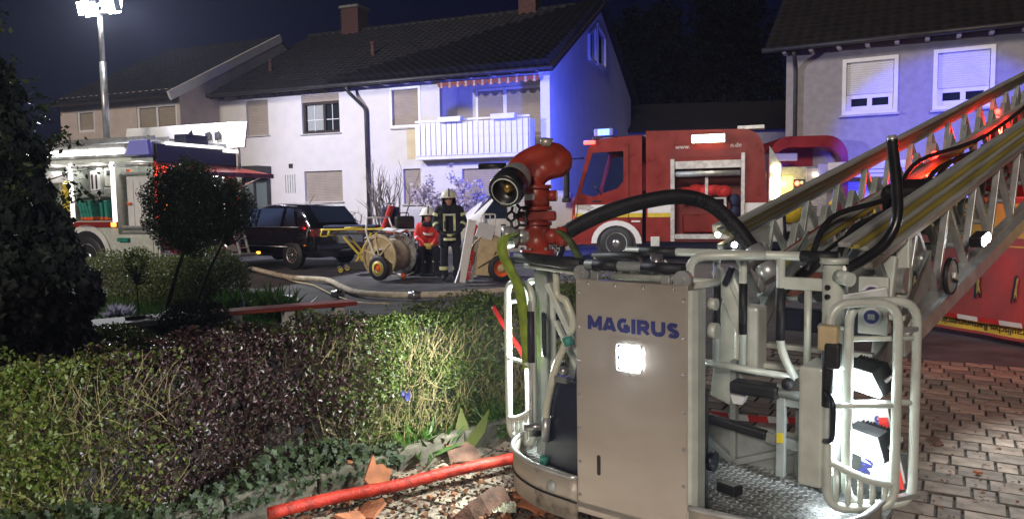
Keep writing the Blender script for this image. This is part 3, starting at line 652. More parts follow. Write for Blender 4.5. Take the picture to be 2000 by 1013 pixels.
for i in range(12): MB().bb((-.05+i*.68, -.46, 5.42), (.05+i*.68, 0, 5.52)).build('rafter_tail', 'white_paint', h3)
MB().tube(fillet([(.26, -.5, 5.45), (.26, -.1, 5.1), (.26, -.08, 0)], .15), .055, 10).build('downpipe', 'dark_pipe', h3)
MB().cyl((4.2, 1.2, 6.3), (4.2, 1.2, 7.3), .08, n=10).build('vent_pipe', 'dark_pipe', h3)
cp = MB().bb((1.2, -.9, 2.3), (6, -.0, 2.42)).build('porch_canopy', 'white_plastic', h3, .01)
for i in range(3): MB().bb((1.2, -.92, 2.02+i*.1), (6, -.88, 2.1+i*.1)).build('canopy_board', 'white_plastic', cp)
h4 = thing('outbuilding', 'dark outbuilding in the gap between the two houses', 'building', (6.2, 33, 0), R(-6))
MB().bb((-1.2, 0, 0), (6, 5, 4.6)).build('wall', 'render_grey', h4); slab(h4, 'roof', 'rooftile', [V(-1.5, -.3, 4.55), V(6.4, -.3, 4.55), V(6.4, 2.5, 6.0), V(-1.5, 2.5, 6.0)])

# ------------------------------------------------------------------ trees behind, bare shrubs at the house
def far_tree(label, loc, h, r, n):
    t = thing('tree', label, 'tree', loc, group='trees behind the houses'); tb = MB().tube([(0, 0, 0), (.1, 0, h*.4), (0, .1, h*.85)], [.25, .2, .06], 8); P = []; D = []
    for k in range(14):
        a = k*2.4; z = h*(.35+.6*k/14); rr = r*(1.1-.75*k/14); e = V(rr*.7*math.cos(a), rr*.7*math.sin(a), z); tb.tube([(0, 0, z-.7), e*.5+V(0, 0, z*.5), e], [.07, .05, .02], 5)
        p, d = ellipsoid_pts(n//14, e, (rr*.75, rr*.75, h*.13), .8, .25, 1.5); P.append(p); D.append(d)
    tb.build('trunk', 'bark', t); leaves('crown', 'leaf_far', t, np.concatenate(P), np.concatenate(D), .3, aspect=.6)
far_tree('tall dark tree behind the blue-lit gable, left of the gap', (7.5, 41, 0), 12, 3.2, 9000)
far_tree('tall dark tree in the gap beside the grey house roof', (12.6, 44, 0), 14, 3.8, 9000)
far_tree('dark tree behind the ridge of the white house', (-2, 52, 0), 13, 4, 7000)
def bare(name, label, loc, stems, h, spread, depth, r, seed, m='bark_grey', cat='shrub', flowers=None, gn=.35, up=.6):
    rs = random.Random(seed); t = thing(name, label, cat, loc); sg = []; tips = []
    def grow(p, d, L, rad, k):
        pts = [p.copy()]
        for q in range(4):
            d = (d+V(rs.gauss(0, gn), rs.gauss(0, gn), rs.gauss(.05, gn*.6))).normalized(); p = p+d*L/4; pts.append(p.copy())
        sg.append((pts, rad))
        if k == 0: tips.append(p); return
        for c in range(rs.choice((2, 3))):
            grow(pts[rs.choice((2, 3, 4))], (d+V(rs.gauss(0, spread), rs.gauss(0, spread), rs.uniform(0, up))).normalized(), L*rs.uniform(.55, .8), rad*.6, k-1)
    for s_ in range(stems): a = s_*2.4; grow(V(.08*math.cos(a), .08*math.sin(a), 0), V(spread*.7*math.cos(a), spread*.7*math.sin(a), 1).normalized(), h, r, depth)
    twigs('branches', m, t, sg, 5)
    if flowers:
        P = np.repeat(np.array(tips), flowers, 0); P = P+NR.normal(0, .07, P.shape); leaves('flowers', 'petal', t, P, NR.normal(0, 1, P.shape)+np.array([0, 0, .6]), .1, aspect=.7)
    return t
bare('bare_shrub', 'tall bare shrub with upright pollarded branches against the white wall', (-3.75, 22.3, 0), 9, 1.2, .3, 3, .045, 3, gn=.12, up=1.3)
bare('bare_shrub', 'gnarled low bare bush at the foot of the downpipe', (-5.1, 21.6, 0), 6, .85, .9, 4, .045, 5, m='bark', gn=.4, up=.3)
bare('magnolia', 'pale flowering magnolia shrub under the balcony', (-1.6, 22.2, 0), 8, 1.0, .5, 3, .04, 8, flowers=22, gn=.22, up=.6)
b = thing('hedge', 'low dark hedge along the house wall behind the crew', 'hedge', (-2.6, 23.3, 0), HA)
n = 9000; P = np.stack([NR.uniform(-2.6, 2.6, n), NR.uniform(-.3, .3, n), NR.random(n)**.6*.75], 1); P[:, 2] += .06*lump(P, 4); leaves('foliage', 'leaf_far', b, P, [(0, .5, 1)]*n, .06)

# ------------------------------------------------------------------ vehicles
def wheel(parent, c, r, w, axis, rimm='steel', spokes=10, hub=None):
    c = Vector(c); ax = Vector(axis).normalized(); t = MB().lathe([(r*.62, -w/2), (r*.9, -w/2), (r, -w*.35), (r, w*.35), (r*.9, w/2), (r*.62, w/2)], c, ax, 28).build('tyre', 'rubber', None)
    wh = MB().lathe([(r*.62, -w*.3), (r*.63, w*.46), (r*.56, w*.46), (r*.55, w*.1), (.001, w*.1)], c, ax, 28).build('wheel', rimm if not spokes else 'black_plastic', parent); t.parent = wh
    if spokes:
        x, y, d = basis(ax); s = MB()
        for k in range(spokes):
            a = 2*math.pi*k/spokes; v = x*math.cos(a)+y*math.sin(a); s.bar(c+v*r*.1+d*w*.32, c+v*r*.6+d*w*.44, r*.09, r*.06, up=ax)
        s.lathe([(r*.63, w*.3), (r*.64, w*.5), (r*.56, w*.5), (r*.55, w*.3)], c, ax, 28); s.lathe([(r*.14, w*.2), (r*.13, w*.46), (.001, w*.46)], c, ax, 14); s.build('rim', rimm, wh)
    elif hub: MB().lathe([(r*.3, w*.1), (r*.28, w*.4), (r*.12, w*.5), (.001, w*.5)], c, ax, 20).build('hub', hub, wh)
    return wh
def loft(secs, m, name, parent, sub=2):
    """secs: list of (x, [(y,z)...]) half outlines from the sill up to the roof centre, mirrored"""
    vs, fs = [], []; k = len(secs[0][1]); n = 2*k-1
    for x, h in secs: vs += [(x, y, z) for y, z in h]+[(x, -y, z) for y, z in h[-2::-1]]
    for i in range(len(secs)-1): fs += [(i*n+j, i*n+j+1, (i+1)*n+j+1, (i+1)*n+j) for j in range(n-1)]
    fs += [tuple(range(n)), tuple((len(secs)-1)*n+j for j in range(n-1, -1, -1))]
    b = MB(); b.add(vs, fs, True); o = b.build(name, m, parent); s = o.modifiers.new('sub', 'SUBSURF'); s.levels = s.render_levels = sub; return o
# black hatchback
car = thing('parked_car', 'black parked hatchback with silver spoked wheel seen from rear side', 'car', (-4.22, 18.33, 0), R(145))
zr = [(0, .93), (.06, 1.0), (.14, 1.1), (.5, 1.5), (.95, 1.58), (1.8, 1.6), (2.5, 1.53), (3.25, 1.07), (3.9, .95), (4.2, .78), (4.3, .62)]
sec = []
for x, z in zr:
    e = .1 if x < .02 or x > 4.25 else (.04 if x < .1 or x > 4.1 else 0); bz = min(.99, z-.04); ry = .66 if z > 1.2 else .74-e
    sec.append((x, [(.74-e, .26), (.87-e, .36), (.89-e, .62), (.88-e, min(.82, bz-.03)), (.84-e, bz), (ry, z-(.06 if z > 1.2 else .01)), (ry*.6, z), (0, z+.01)]))
loft(sec, 'black_paint', 'body', car)
for a, c, d, e in ((.62, 1.12, .98, 1.12), (1.2, 1.2, 2.12, 2.12), (2.18, 2.18, 2.95, 2.5)):
    g = MB().add([(a, .872, 1.02), (d, .872, 1.02), (e-.02, .715, 1.46), (c+.02 if a > 1 else .86, .715, 1.46)], [(0, 1, 2, 3)]).build('side_window', 'glass_blue', car)
MB().tube([(.5, .875, 1.0), (1.5, .885, 1.0), (3.1, .87, 1.0)], .012, 6).build('chrome_strip', 'steel', car)
MB().tube([(.7, .73, 1.5), (1.6, .7, 1.54), (2.5, .71, 1.48)], .012, 6).build('roof_rail', 'steel', car)
MB().tube([(.9, .905, .52), (2.0, .91, .52), (3.1, .9, .52)], .013, 6).build('door_moulding', 'steel', car)
MB().bb((1.62, .87, .86), (1.86, .91, .89)).build('door_handle', 'black_paint', car, .01)
MB().add([(.07, -.62, 1.1), (.07, .62, 1.1), (.44, .56, 1.49), (.44, -.56, 1.49)], [(0, 1, 2, 3)]).build('rear_window', 'glass_blue', car)
for s in (1, -1): MB().box((.05, s*.71, .86), (.1, .28, .2)).build('tail_lamp', 'red_lamp' if 0 else 'red_paint', car, .03)
MB().box((-.02, 0, .5), (.06, 1.5, .14)).build('bumper', 'black_plastic', car, .03)
MB().cyl((1.0, .1, 1.57), (.8, .1, 1.78), .006, n=6).build('antenna', 'black_plastic', car)
for x in (.77, 3.45):
    MB().lathe([(.36, -.02), (.36, .02), (.3, .02), (.001, .02)], (x, .865, .33), (0, 1, 0), 24).build('wheel_arch', 'rubber', car)
    wheel(car, (x, .8, .32), .32, .21, (0, 1, 0)); wheel(car, (x, -.8, .32), .32, .21, (0, -1, 0))
# white van behind the hose reels
van = thing('white_van', 'white panel van behind the hose reel trolley, front facing left', 'van', (-1.85, 19.35, 0), R(12)); van.scale = (.8, 1, 1)
zr = [(0, .75), (.08, .98), (.7, 1.14), (.95, 1.22), (1.6, 1.72), (2.0, 1.8), (3.2, 1.83), (4.3, 1.8), (4.4, 1.7)]
sec = []
for x, z in zr:
    e = .12 if x < .02 else (.04 if x < .1 else 0); bz = min(1.08, z-.04); ry = .74 if z > 1.3 else .76-e
    sec.append((x, [(.8-e, .25), (.88-e, .35), (.9-e, .65), (.9-e, min(.9, bz-.05)), (.88-e, bz), (ry, z-(.07 if z > 1.3 else .02)), (ry*.6, z), (0, z+.01)]))
loft(sec, 'white_paint', 'body', van)
MB().add([(1.12, -.9, 1.12), (2.0, -.9, 1.12), (2.0, -.795, 1.68), (1.66, -.795, 1.66)], [(0, 1, 2, 3)]).build('side_window', 'glass_blue', van)
MB().add([(.98, -.7, 1.24), (.98, .7, 1.24), (1.58, .6, 1.7), (1.58, -.6, 1.7)], [(0, 1, 2, 3)]).build('windscreen', 'glass_blue', van)
f = MB()
for a, c in (((2.25, .55), (2.25, 1.6)), ((3.3, .55), (3.3, 1.6)), ((2.25, .55), (3.3, .55)), ((2.25, 1.6), (3.3, 1.6))): f.bar((a[0], -.905, a[1]), (c[0], -.905, c[1]), .012, .012)
f.build('sliding_door_seam', 'alu_grey', van)
MB().box((1.2, -.98, 1.12), (.1, .14, .2)).build('mirror', 'white_paint', van, .03)
for x in (.8, 3.5):
    MB().lathe([(.37, -.02), (.37, .02), (.001, .02)], (x, -.88, .33), (0, -1, 0), 24).build('wheel_arch', 'rubber', van); wheel(van, (x, -.82, .32), .32, .2, (0, -1, 0), 'alu_grey')
MB().box((1.86, -.905, .95), (.16, .03, .035)).build('door_handle', 'black_plastic', van, .008)
# --- left fire engine: local x to the front, +y towards the camera
fe = thing('fire_engine', 'fire engine with open lit equipment compartments and raised light mast at left', 'fire engine', (-7.4, 15.5, 0), R(160))
cmp_ = [(.04, 1.06, .97, 2.5), (1.18, 2.27, 1.26, 2.5), (2.39, 3.5, 1.26, 2.5)]
wall_holes(MB(), 0, 4.2, .5, 2.62, cmp_, 0, .62).build('side_body', 'alu_white', fe)
for i, (a, c, z0, z1) in enumerate(cmp_):
    MB().bb((a-.02, -.66, z0-.02), (c+.02, -.63, z1+.02)).build('compartment_back', 'alu_white', fe)
    rb = MB().cyl((a, .01, z1-.07), (c, .01, z1-.07), .045, n=10).build('rolled_shutter', 'alu', fe)
MB().bb((.02, -2.5, .5), (4.2, -.68, 2.6)).build('body_core', 'red_dark', fe)
MB().bb((0, -2.5, 2.62), (4.25, .02, 2.9)).build('roof_body', 'alu', fe, .02)
MB().bb((4.3, -2.45, .5), (6.2, -.02, 2.85)).build('cab', 'red_paint', fe, .08)
MB().prism([(.35, .03, 2.6), (3.9, .03, 2.6), (3.9, .16, 2.66), (.35, .16, 2.66)], (0, -.02, .2)).build('light_cornice', 'alu', fe)
MB().bb((.62, .155, 2.655), (3.6, .185, 2.77)).build('led_strip', 'led_main', fe)
light('strip_glow', 'AREA', (2.0, .3, 2.66), 9, (1, .95, .88), fe, 1.5, aim=(0, .7, -1))
MB().prism([(-.06, .06, 2.62), (.6, .06, 2.62), (.45, .06, 2.92), (-.02, .06, 2.92)], (0, .1, 0)).build('blue_corner_lamp', 'blue_dim', fe, .01)
light('rear_fill', 'POINT', (-.45, -1.3, 2.1), 14, (1, .95, .9), fe, .06)  # added fill to brighten the engine's rear, no lamp of its own
for x in (1.12, 2.33): MB().bb((x-.045, -.02, 1.2), (x+.045, .03, 2.5)).build('vertical_led_strip', 'led_strip', fe, .008)
for (a, c, z0, z1) in cmp_: light('compartment_glow', 'POINT', ((a+c)/2, -.12, z1-.1), 6., (1, .97, .92), fe, .08)
MB().bb((1.06, .0, 1.12), (3.6, .03, 1.24)).build('red_sill', 'red_paint', fe, .01)
MB().bb((1.08, .03, 1.14), (1.2, .05, 1.22)).build('amber_side_lamp', 'amber_on', fe)
ar = MB(); N = 14
for k in range(N):
    a0, a1 = math.pi*k/N, math.pi*(k+1)/N
    for r0, r1 in ((.55, .68),): ar.add([(1.95+r*math.cos(a), .03, .5+r*math.sin(a)) for a, r in ((a0, r0), (a1, r0), (a1, r1), (a0, r1))], [(0, 1, 2, 3)])
ar.build('wheel_arch_trim', 'white_paint', fe)
MB().lathe([(.56, 0), (.001, 0)], (1.95, .025, .5), (0, 1, 0), 24).build('wheel_arch', 'rubber', fe); wheel(fe, (1.95, -.1, .48), .48, .28, (0, 1, 0), 'alu_grey', 0, 'steel')
MB().bb((.1, .0, .5), (1.06, .03, .92)).build('lower_locker', 'alu_white', fe, .01); MB().bb((.7, .03, .82), (1.0, .1, .9)).build('green_strap', 'hose_green', fe)
# compartment contents
c1 = MB().bb((.2, -.6, 1.0), (.98, -.2, 2.2)).build('tall_locker', 'white_plastic', fe, .015)
for x in (.39, .59, .79): MB().bb((x-.006, -.199, 1.15), (x+.006, -.195, 2.1)).build('locker_seam', 'alu_grey', c1)
for z in (1.02, 1.12): MB().bb((.16, -.12, z-.02), (1.0, -.04, z+.03)).build('pull_out_tray', 'alu', fe, .01)
for x, z in ((.86, 2.32), (.9, 1.62)): MB().box((x, -.17, z), (.12, .04, .05)).build('red_clip', 'orange', fe, .01)
MB().bb((.2, -.5, 2.24), (.98, -.1, 2.28)).build('shelf', 'alu', fe)
MB().bb((1.22, -.6, 1.78), (2.24, -.05, 1.81)).build('shelf', 'alu', fe)
for i in range(6):
    x = 2.12-i*.09 if i < 4 else 1.52-(i-4)*.12; o = MB().box((x, -.15, 1.5), (.075, .3, .4), (0, .22 if i < 4 else .05, 0)).build('folded_hose', 'hose_green', fe, .02)
    MB().box((x-.045 if i < 4 else x-.01, -.15, 1.31), (.08, .31, .07), (0, .22, 0)).build('hose_end', 'orange', o, .01)
pm = MB().bb((1.68, -.45, 1.83), (1.98, -.15, 2.36)).build('pump_unit', 'white_plastic', fe, .04); MB().cyl((1.83, -.3, 2.36), (1.83, -.3, 2.46), .07, n=12).build('pump_cap', 'white_plastic', pm)
for x in (1.77, 1.89): MB().bb((x-.02, -.149, 1.95), (x+.02, -.14, 2.26)).build('pump_slot', 'black_plastic', pm)
dv = MB().bb((1.28, -.5, 2.0), (1.6, -.2, 2.4)).build('grey_device', 'alu_white', fe, .02); MB().bb((1.36, -.199, 2.24), (1.52, -.19, 2.34)).build('display', 'black_plastic', dv)
MB().bb((1.3, -.4, 1.82), (1.55, -.12, 1.97)).build('dark_case', 'alu_grey', fe, .02)
MB().tube(spline([(2.2, -.1, 2.1), (2.0, -.08, 1.92), (1.75, -.06, 1.9), (1.6, -.1, 1.93)], 5), .012, 6).build('cable', 'black_plastic', fe)
yb = MB()
for k in range(5): yb.ball((2.68+.05*(k % 2), -.2, 1.4+k*.16), .13, 8, (1, .8, 1))
yb.build('yellow_bag', 'yellow_paint', fe); MB().bb((2.5, -.5, 2.1), (3.4, -.15, 2.36)).build('grey_box', 'white_plastic', fe, .02)
# roof gear: lid, rails, mast
MB().box((1.4, -2.36, 3.2), (3.7, .05, .62), (R(12), 0, 0)).build('roof_box_lid', 'white_paint', fe, .01)
for x in (.35, .62, 2.5): MB().box((x, -2.3+.0, 3.2), (.16, .03, .2), (R(12), .25, 0)).build('lid_fitting', 'black_plastic', fe, .01)
MB().prism([(.9, -2.2, 3.05), (1.35, -2.2, 3.05), (1.0, -2.2, 3.35)], (0, .02, 0)).build('lid_strut_plate', 'black_plastic', fe); MB().tube([(1.0, -2.2, 3.1), (2.6, -2.15, 3.22)], .025, 6).build('gas_strut', 'bark_grey', fe)
ld = MB()
for y in (-.12, -.5): ld.bar((.05, y, 2.98), (4.1, y, 2.98), .04, .09)
for k in range(14): ld.bar((.2+k*.28, -.12, 2.98), (.2+k*.28, -.5, 2.98), .03, .03)
ld.build('roof_ladder', 'alu', fe)
MB().bb((-.02, -1.6, 2.9), (.3, -.9, 3.12)).build('winch_frame', 'navy_plastic', fe, .02)
MB().tube(fillet([(-.1, -2.5, 2.3), (-.1, -2.5, 2.95), (.2, -2.2, 2.97), (.2, -1.2, 2.97)], .15), .035, 8).build('grab_rail', 'alu', fe)
mx, my = 2.57, -1.2
mst = MB().cyl((mx, my, 2.9), (mx, my, 4.9), .075, n=14).cyl((mx, my, 4.9), (mx, my, 6.0), .055, n=14).build('light_mast', 'alu', fe)
MB().bb((mx-.25, my-.05, 5.98), (mx+.25, my+.05, 6.06)).build('mast_crosshead', 'alu', mst)
for s in (-1, 1):
    hd = MB().box((mx+s*.36, my+.0, 6.15), (.36, .2, .3), (R(-12), 0, 0)).build('flood_lamp', 'alu_grey', mst, .02)
    MB().box((mx+s*.36, my+.115, 6.13), (.34, .02, .28), (R(-12), 0, 0)).build('lamp_lens', 'mast_on', hd)
    MB().box((mx+s*.36, my-.115, 6.13), (.34, .02, .28), (R(12), 0, 0)).build('lamp_lens', 'mast_on', hd)
light('mast_light', 'SPOT', (mx-.3, my+.3, 6.1), 3000, (.92, .95, 1), fe, .18, aim=(-1, .35, -.36), cone=120, blend=.5)
light('mast_light', 'SPOT', (mx-.3, my-.3, 6.1), 3600, (.78, .77, 1), fe, .18, aim=(-.75, -1, -.22), cone=130, blend=.5)
# rear of the engine (outward = -x)
MB().bb((-.04, -2.48, .45), (.0, -2.02, 1.15)).build('chevron_panel', 'tape_white', fe); MB().bb((-.04, -.48, .45), (.0, -.02, 1.15)).build('chevron_panel', 'tape_white', fe)
for y0 in (-2.48, -.48):
    for k in range(2):
        z = .5+k*.34; MB().prism([(-.05, y0+.02, z), (-.05, y0+.02, z+.16), (-.05, y0+.44, z+.42), (-.05, y0+.44, z+.26)], (.008, 0, 0)).build('red_chevron', 'tape_red', fe)
MB().bb((-.03, -2.0, .6), (.01, -.5, 2.3)).build('pump_bay', 'black_plastic', fe)
pp = MB()
for k in range(6): pp.cyl((-.03, -1.8+k*.22, 1.05+.1*(k % 2)), (-.16, -1.8+k*.22, 1.05+.1*(k % 2)), .06, n=12)
pp.build('pump_outlets', 'steel', fe); MB().bb((-.05, -2.02, .6), (-.01, -1.96, 2.3)).build('vertical_led_strip', 'led_strip', fe)
for y in (-.3, -2.2): MB().bb((-.06, y-.1, 2.3), (-.01, y+.1, 2.44)).build('rear_red_lamp', 'red_on', fe, .01)
for z in (1.55, 1.75): MB().box((-.05, -.2, z), (.05, .16, .14)).build('amber_lamp', 'amber_on', fe, .02)
MB().box((-.05, -2.42, 1.65), (.05, .1, .18)).build('rear_red_lamp', 'red_on', fe, .02)
for y in (-.0,): MB().bb((-.05, y-.03, 1.2), (-.02, y+.02, 2.3)).build('red_reflector_strip', 'red_lamp', fe)
MB().bb((-.06, -2.45, 2.46), (.0, -.05, 2.86)).build('rear_locker', 'navy_plastic', fe, .02); MB().bb((-.1, -1.9, 2.84), (-.03, -.3, 2.9)).build('rear_led_strip', 'led_strip', fe); MB().bb((-.1, -2.45, 2.78), (-.03, -2.0, 2.86)).build('rear_led_strip', 'led_strip', fe)
fl = MB().prism([(-.02, -2.45, 2.42), (-.02, -.05, 2.42), (-1.05, -.05, 2.2), (-1.05, -2.45, 2.2)], (0, 0, .05)).build('tailgate', 'red_paint', fe, .01)
MB().prism([(-.2, -2.25, 2.365), (-.2, -.25, 2.365), (-.95, -.25, 2.205), (-.95, -2.25, 2.205)], (0, 0, -.015)).build('tailgate_lining', 'alu_white', fl)
MB().bb((-1.1, -2.46, 2.16), (-1.04, -.04, 2.26)).build('tailgate_edge', 'red_paint', fl, .01)
MB().tube([(-.05, -2.3, 1.9), (-.9, -2.3, 2.2)], .02, 6).build('tailgate_strut', 'alu', fe)
MB().bb((-.55, -2.5, .36), (0, -.05, .42)).build('tail_step', 'tread', fe, .01); MB().box((-.55, -2.48, .42), (.06, .06, .05)).build('amber_marker', 'amber_on', fe)
ldr = MB()
for y in (-2.12, -2.42): ldr.bar((-.32, y, .42), (-.14, y, 1.15), .035, .05)
for k in range(3): ldr.bar((-.3+k*.05, -2.12, .55+k*.22), (-.3+k*.05, -2.42, .55+k*.22), .03, .03)
ldr.build('rear_ladder', 'alu', fe)
# --- red fire engine at centre right: local x from its front to its rear, outward side = -y
ft = thing('fire_engine', 'red fire engine with white stripe, lit scene lamp and open shutter, centre right', 'fire engine', (1.58, 19, 0), R(-20))
for y in (0, 2.37):
    cab = MB()
    for pc in ([(0, .42), (-.04, 1.0), (0, 1.5), (.1, 1.72), (.22, 1.72), (.5, 1.62), (1.15, 1.82), (1.3, 2.0), (1.76, 2.0), (1.76, .42)], [(.1, 1.72), (.42, 2.85), (.52, 2.72), (.28, 2.0), (.22, 1.72)], [(.42, 2.85), (.55, 3.0), (.8, 3.06), (1.76, 3.1), (1.76, 2.74), (1.3, 2.74), (.52, 2.72)], [(1.3, 2.0), (1.3, 2.74), (1.76, 2.74), (1.76, 2.0)]): cab.prism([(x, y, z) for x, z in pc], (0, .05, 0))
    cab.build('cab_side', 'red_paint', ft)
MB().prism([(.4, .02, 2.84), (.55, .02, 3.01), (.8, .02, 3.08), (1.75, .02, 3.12), (1.75, .02, 3.05), (.8, .02, 3.0)], (0, 2.38, 0)).build('cab_roof', 'red_paint', ft, .02)
MB().prism([(.02, .05, .42), (-.02, .05, 1.0), (.03, .05, 1.6), (.08, .05, 1.6), (.08, .05, .42)], (0, 2.32, 0)).build('cab_front', 'red_paint', ft); MB().bb((1.7, .05, .42), (1.76, 2.37, 1.75)).build('cab_rear_wall', 'black_plastic', ft)
MB().bb((.08, .05, .45), (1.7, 2.37, .9)).build('cab_floor', 'black_plastic', ft); MB().box((.35, 1.2, 1.45), (.4, 2.2, .3)).build('dashboard', 'black_plastic', ft, .06)
for y in (.55, 1.85): MB().box((1.25, y, 1.75), (.16, .5, .9), (0, .15, 0)).box((1.0, y, 1.2), (.5, .5, .16)).build('cab_seat', 'rubber', ft, .05)
MB().bb((.95, 2.372, 1.45), (1.02, 2.38, 2.74)).build('far_window_post', 'black_plastic', ft)
wpl = [(.22, 1.72), (.28, 2.0), (.52, 2.72), (1.3, 2.74), (1.3, 2.0), (1.15, 1.82), (.5, 1.62)]
win = MB().prism([(x, .015, z) for x, z in wpl], (0, .008, 0)).build('cab_window', 'window_clear', ft); MB().prism([(x, 2.39, z) for x, z in wpl], (0, .008, 0)).build('cab_window', 'window_clear', ft)
sw_ = MB(); sw_.lathe([(.2, -.012), (.2, .012)], (.62, -.02, 1.83), (1, .2, .8), 20); sw_.build('steering_wheel', 'black_plastic', win)
for s, x in ((1, .06), (1, 1.42)): MB().bar((x, -.012, .95), (x+(.1 if x < 1 else 0), -.012, 2.9 if x > 1 else 1.6), .02, .012).build('door_seam', 'red_dark', ft)
MB().bb((.5, -.03, 1.5), (.72, -.005, 1.53)).build('door_handle', 'black_plastic', ft); MB().bb((1.5, -.02, .98), (1.72, -.005, 1.02)).build('door_handle', 'white_paint', ft)
MB().prism([(.06, -.009, 1.2), (1.77, -.009, 1.2), (1.77, -.009, 1.42), (.06, -.009, 1.42)], (0, .005, 0)).build('white_stripe', 'white_paint', ft)
MB().prism([(.05, -.009, 1.1), (1.77, -.009, 1.1), (1.77, -.009, 1.2), (.05, -.009, 1.2)], (0, .0045, 0)).build('yellow_stripe', 'yellow_paint', ft)
em = MB()
for k in range(5): em.box((.42+.06*(k % 2), -.014, 1.2+k*.05), (.12-.02*(k % 3), .006, .035))
em.build('crest', 'alu_grey', ft)
mir = MB().bb((-.2, -.24, 1.6), (-.06, -.06, 2.4)).build('mirror', 'black_plastic', ft, .04); MB().tube(fillet([(-.12, -.14, 2.35), (-.12, -.1, 2.58), (.3, .0, 2.6)], .1), .02, 8).build('mirror_arm', 'black_plastic', mir); MB().box((-.13, -.15, 1.55), (.2, .2, .12)).build('mirror_base', 'black_plastic', mir, .03)
bc = MB().bb((.45, .25, 3.06), (1.05, 2.1, 3.14)).build('beacon_bar', 'black_plastic', ft, .02); MB().bb((.5, .2, 3.14), (1.0, .75, 3.34)).build('blue_beacon', 'blue_dim', bc, .04); MB().bb((.62, .18, 3.17), (.9, .22, 3.31)).build('beacon_lens', 'blue_on', bc)
light('beacon_light', 'SPOT', (.5, .6, 3.5), 1700, (.07, .11, 1), ft, .15, aim=(-.3, 1, -.12), cone=135, blend=.5)
light('beacon_light', 'POINT', (.1, .5, 3.4), 70, (.02, .05, 1), ft, .15)
MB().box((.45, .0, 2.98), (.3, .12, .1)).build('roof_marker', 'red_lamp', ft, .02)
MB().bb((0, -.03, .75), (.05, .02, 1.15)).build('corner_indicator', 'orange', ft, .01)
arc = MB(); N = 12
for k in range(N):
    a0, a1 = math.pi*k/N, math.pi*(k+1)/N; arc.add([(1.12+r*math.cos(a), y, .45+r*math.sin(a)*.9) for y in (-.05, .02) for a, r in ((a0, .5), (a1, .5), (a1, .64), (a0, .64))], [(0, 1, 2, 3), (4, 5, 6, 7), (0, 1, 5, 4), (3, 2, 6, 7)])
arc.build('wheel_arch_trim', 'white_paint', ft); MB().lathe([(.52, 0), (.001, 0)], (1.12, -.012, .45), (0, -1, 0), 24).build('wheel_arch', 'rubber', ft); wheel(ft, (1.12, .1, .45), .45, .26, (0, -1, 0), 'alu_grey', 0, 'steel')
# body with rounded rear top edge
bp = [(1.86, .5), (2.5, .5), (2.5, 2.44), (4.14, 2.44), (4.14, .5), (4.66, .5), (4.68, 1.6), (4.64, 2.2)]+[(4.14+.48*math.cos(a), 2.55+.6*math.sin(a)) for a in [R(10*k) for k in range(1, 10)]]+[(1.86, 3.2)]
MB().prism([(x, 0, z) for x, z in bp], (0, .04, 0)).build('body_side', 'red_paint', ft)
MB().prism([(1.88, .7, .5), (4.6, .7, .5), (4.62, .7, 2.2), (4.3, .7, 3.05), (4.1, .7, 3.16), (1.88, .7, 3.16)], (0, 1.7, 0)).build('body_core', 'red_dark', ft)
MB().bb((1.88, .041, 2.46), (4.1, .7, 3.14)).build('body_top', 'red_dark', ft)
MB().bb((1.88, .041, .5), (2.5, .7, 2.46)).bb((4.14, .041, .5), (4.6, .7, 2.46)).bb((2.5, .05, .5), (4.14, .7, .64)).build('bay_wall', 'red_dark', ft)
for a, c, z0, z1 in ((1.9, 4.66, 1.2, 1.42),): MB().bb((1.9, -.006, 1.2), (2.49, 0, 1.42)).build('white_stripe', 'white_paint', ft); MB().bb((4.2, -.006, 1.2), (4.66, 0, 1.42)).build('white_stripe', 'white_paint', ft)
MB().bb((1.9, -.005, 1.1), (2.49, 0, 1.2)).build('yellow_stripe', 'yellow_paint', ft); MB().bb((4.2, -.005, 1.1), (4.67, 0, 1.2)).build('yellow_stripe', 'yellow_paint', ft)
MB().bb((2.46, -.03, .5), (2.56, .03, 2.5)).bb((4.1, -.03, .5), (4.19, .03, 2.6)).bb((2.56, -.02, .56), (4.1, .03, .68)).build('bay_frame', 'alu', ft, .008)
MB().bb((2.56, -.015, 2.25), (4.1, .05, 2.44)).build('shutter_housing', 'alu', ft, .01); MB().cyl((2.58, .03, 2.13), (4.08, .03, 2.13), .07, n=12).build('rolled_shutter', 'alu_grey', ft)
MB().bb((2.44, -.01, 2.52), (4.22, 0, 2.72)).build('dark_panel_line', 'red_dark', ft)
MB().bb((2.7, .2, 1.52), (3.75, .6, 1.56)).bb((3.7, .15, .7), (3.76, .6, 1.52)).build('bay_shelf', 'alu', ft)
hb = MB()
for k in range(5): hb.ball((2.8+k*.22, .35, 1.7+.04*(k % 2)), .17, 10, (1.2, .9, .8+.15*(k % 3)))
remeshed(hb, 'red_hose_bag', 'red_jacket', ft, .03, 3); bx_ = MB()
for k in range(3): bx_.ball((3.95, .3, .95+k*.26), .15, 8, (.9, 1, 1.2))
bx_.build('black_bag', 'bag_blue', ft); MB().bb((2.7, .3, .7), (3.6, .66, 1.15)).build('red_case', 'red_paint', ft, .04); MB().box((3.3, .12, 1.85), (.07, .05, .5)).build('hanging_strap', 'alu', ft)
sc = MB().bb((2.95, -.09, 2.86), (3.75, 0, 3.06)).build('scene_lamp', 'alu_grey', ft, .02); MB().box((3.35, -.1, 2.95), (.74, .02, .18)).build('lamp_lens', 'led_warm', sc)
light('scene_light', 'SPOT', (3.35, -.2, 2.95), 140, (1, .82, .58), ft, .1, aim=(0, -1, -.7), cone=150)
textobj('www.', .15, 'white_paint', ft, (2.75, -.006, 2.78), (R(90), 0, 0)); textobj('n.de', .15, 'white_paint', ft, (3.98, -.006, 2.78), (R(90), 0, 0))
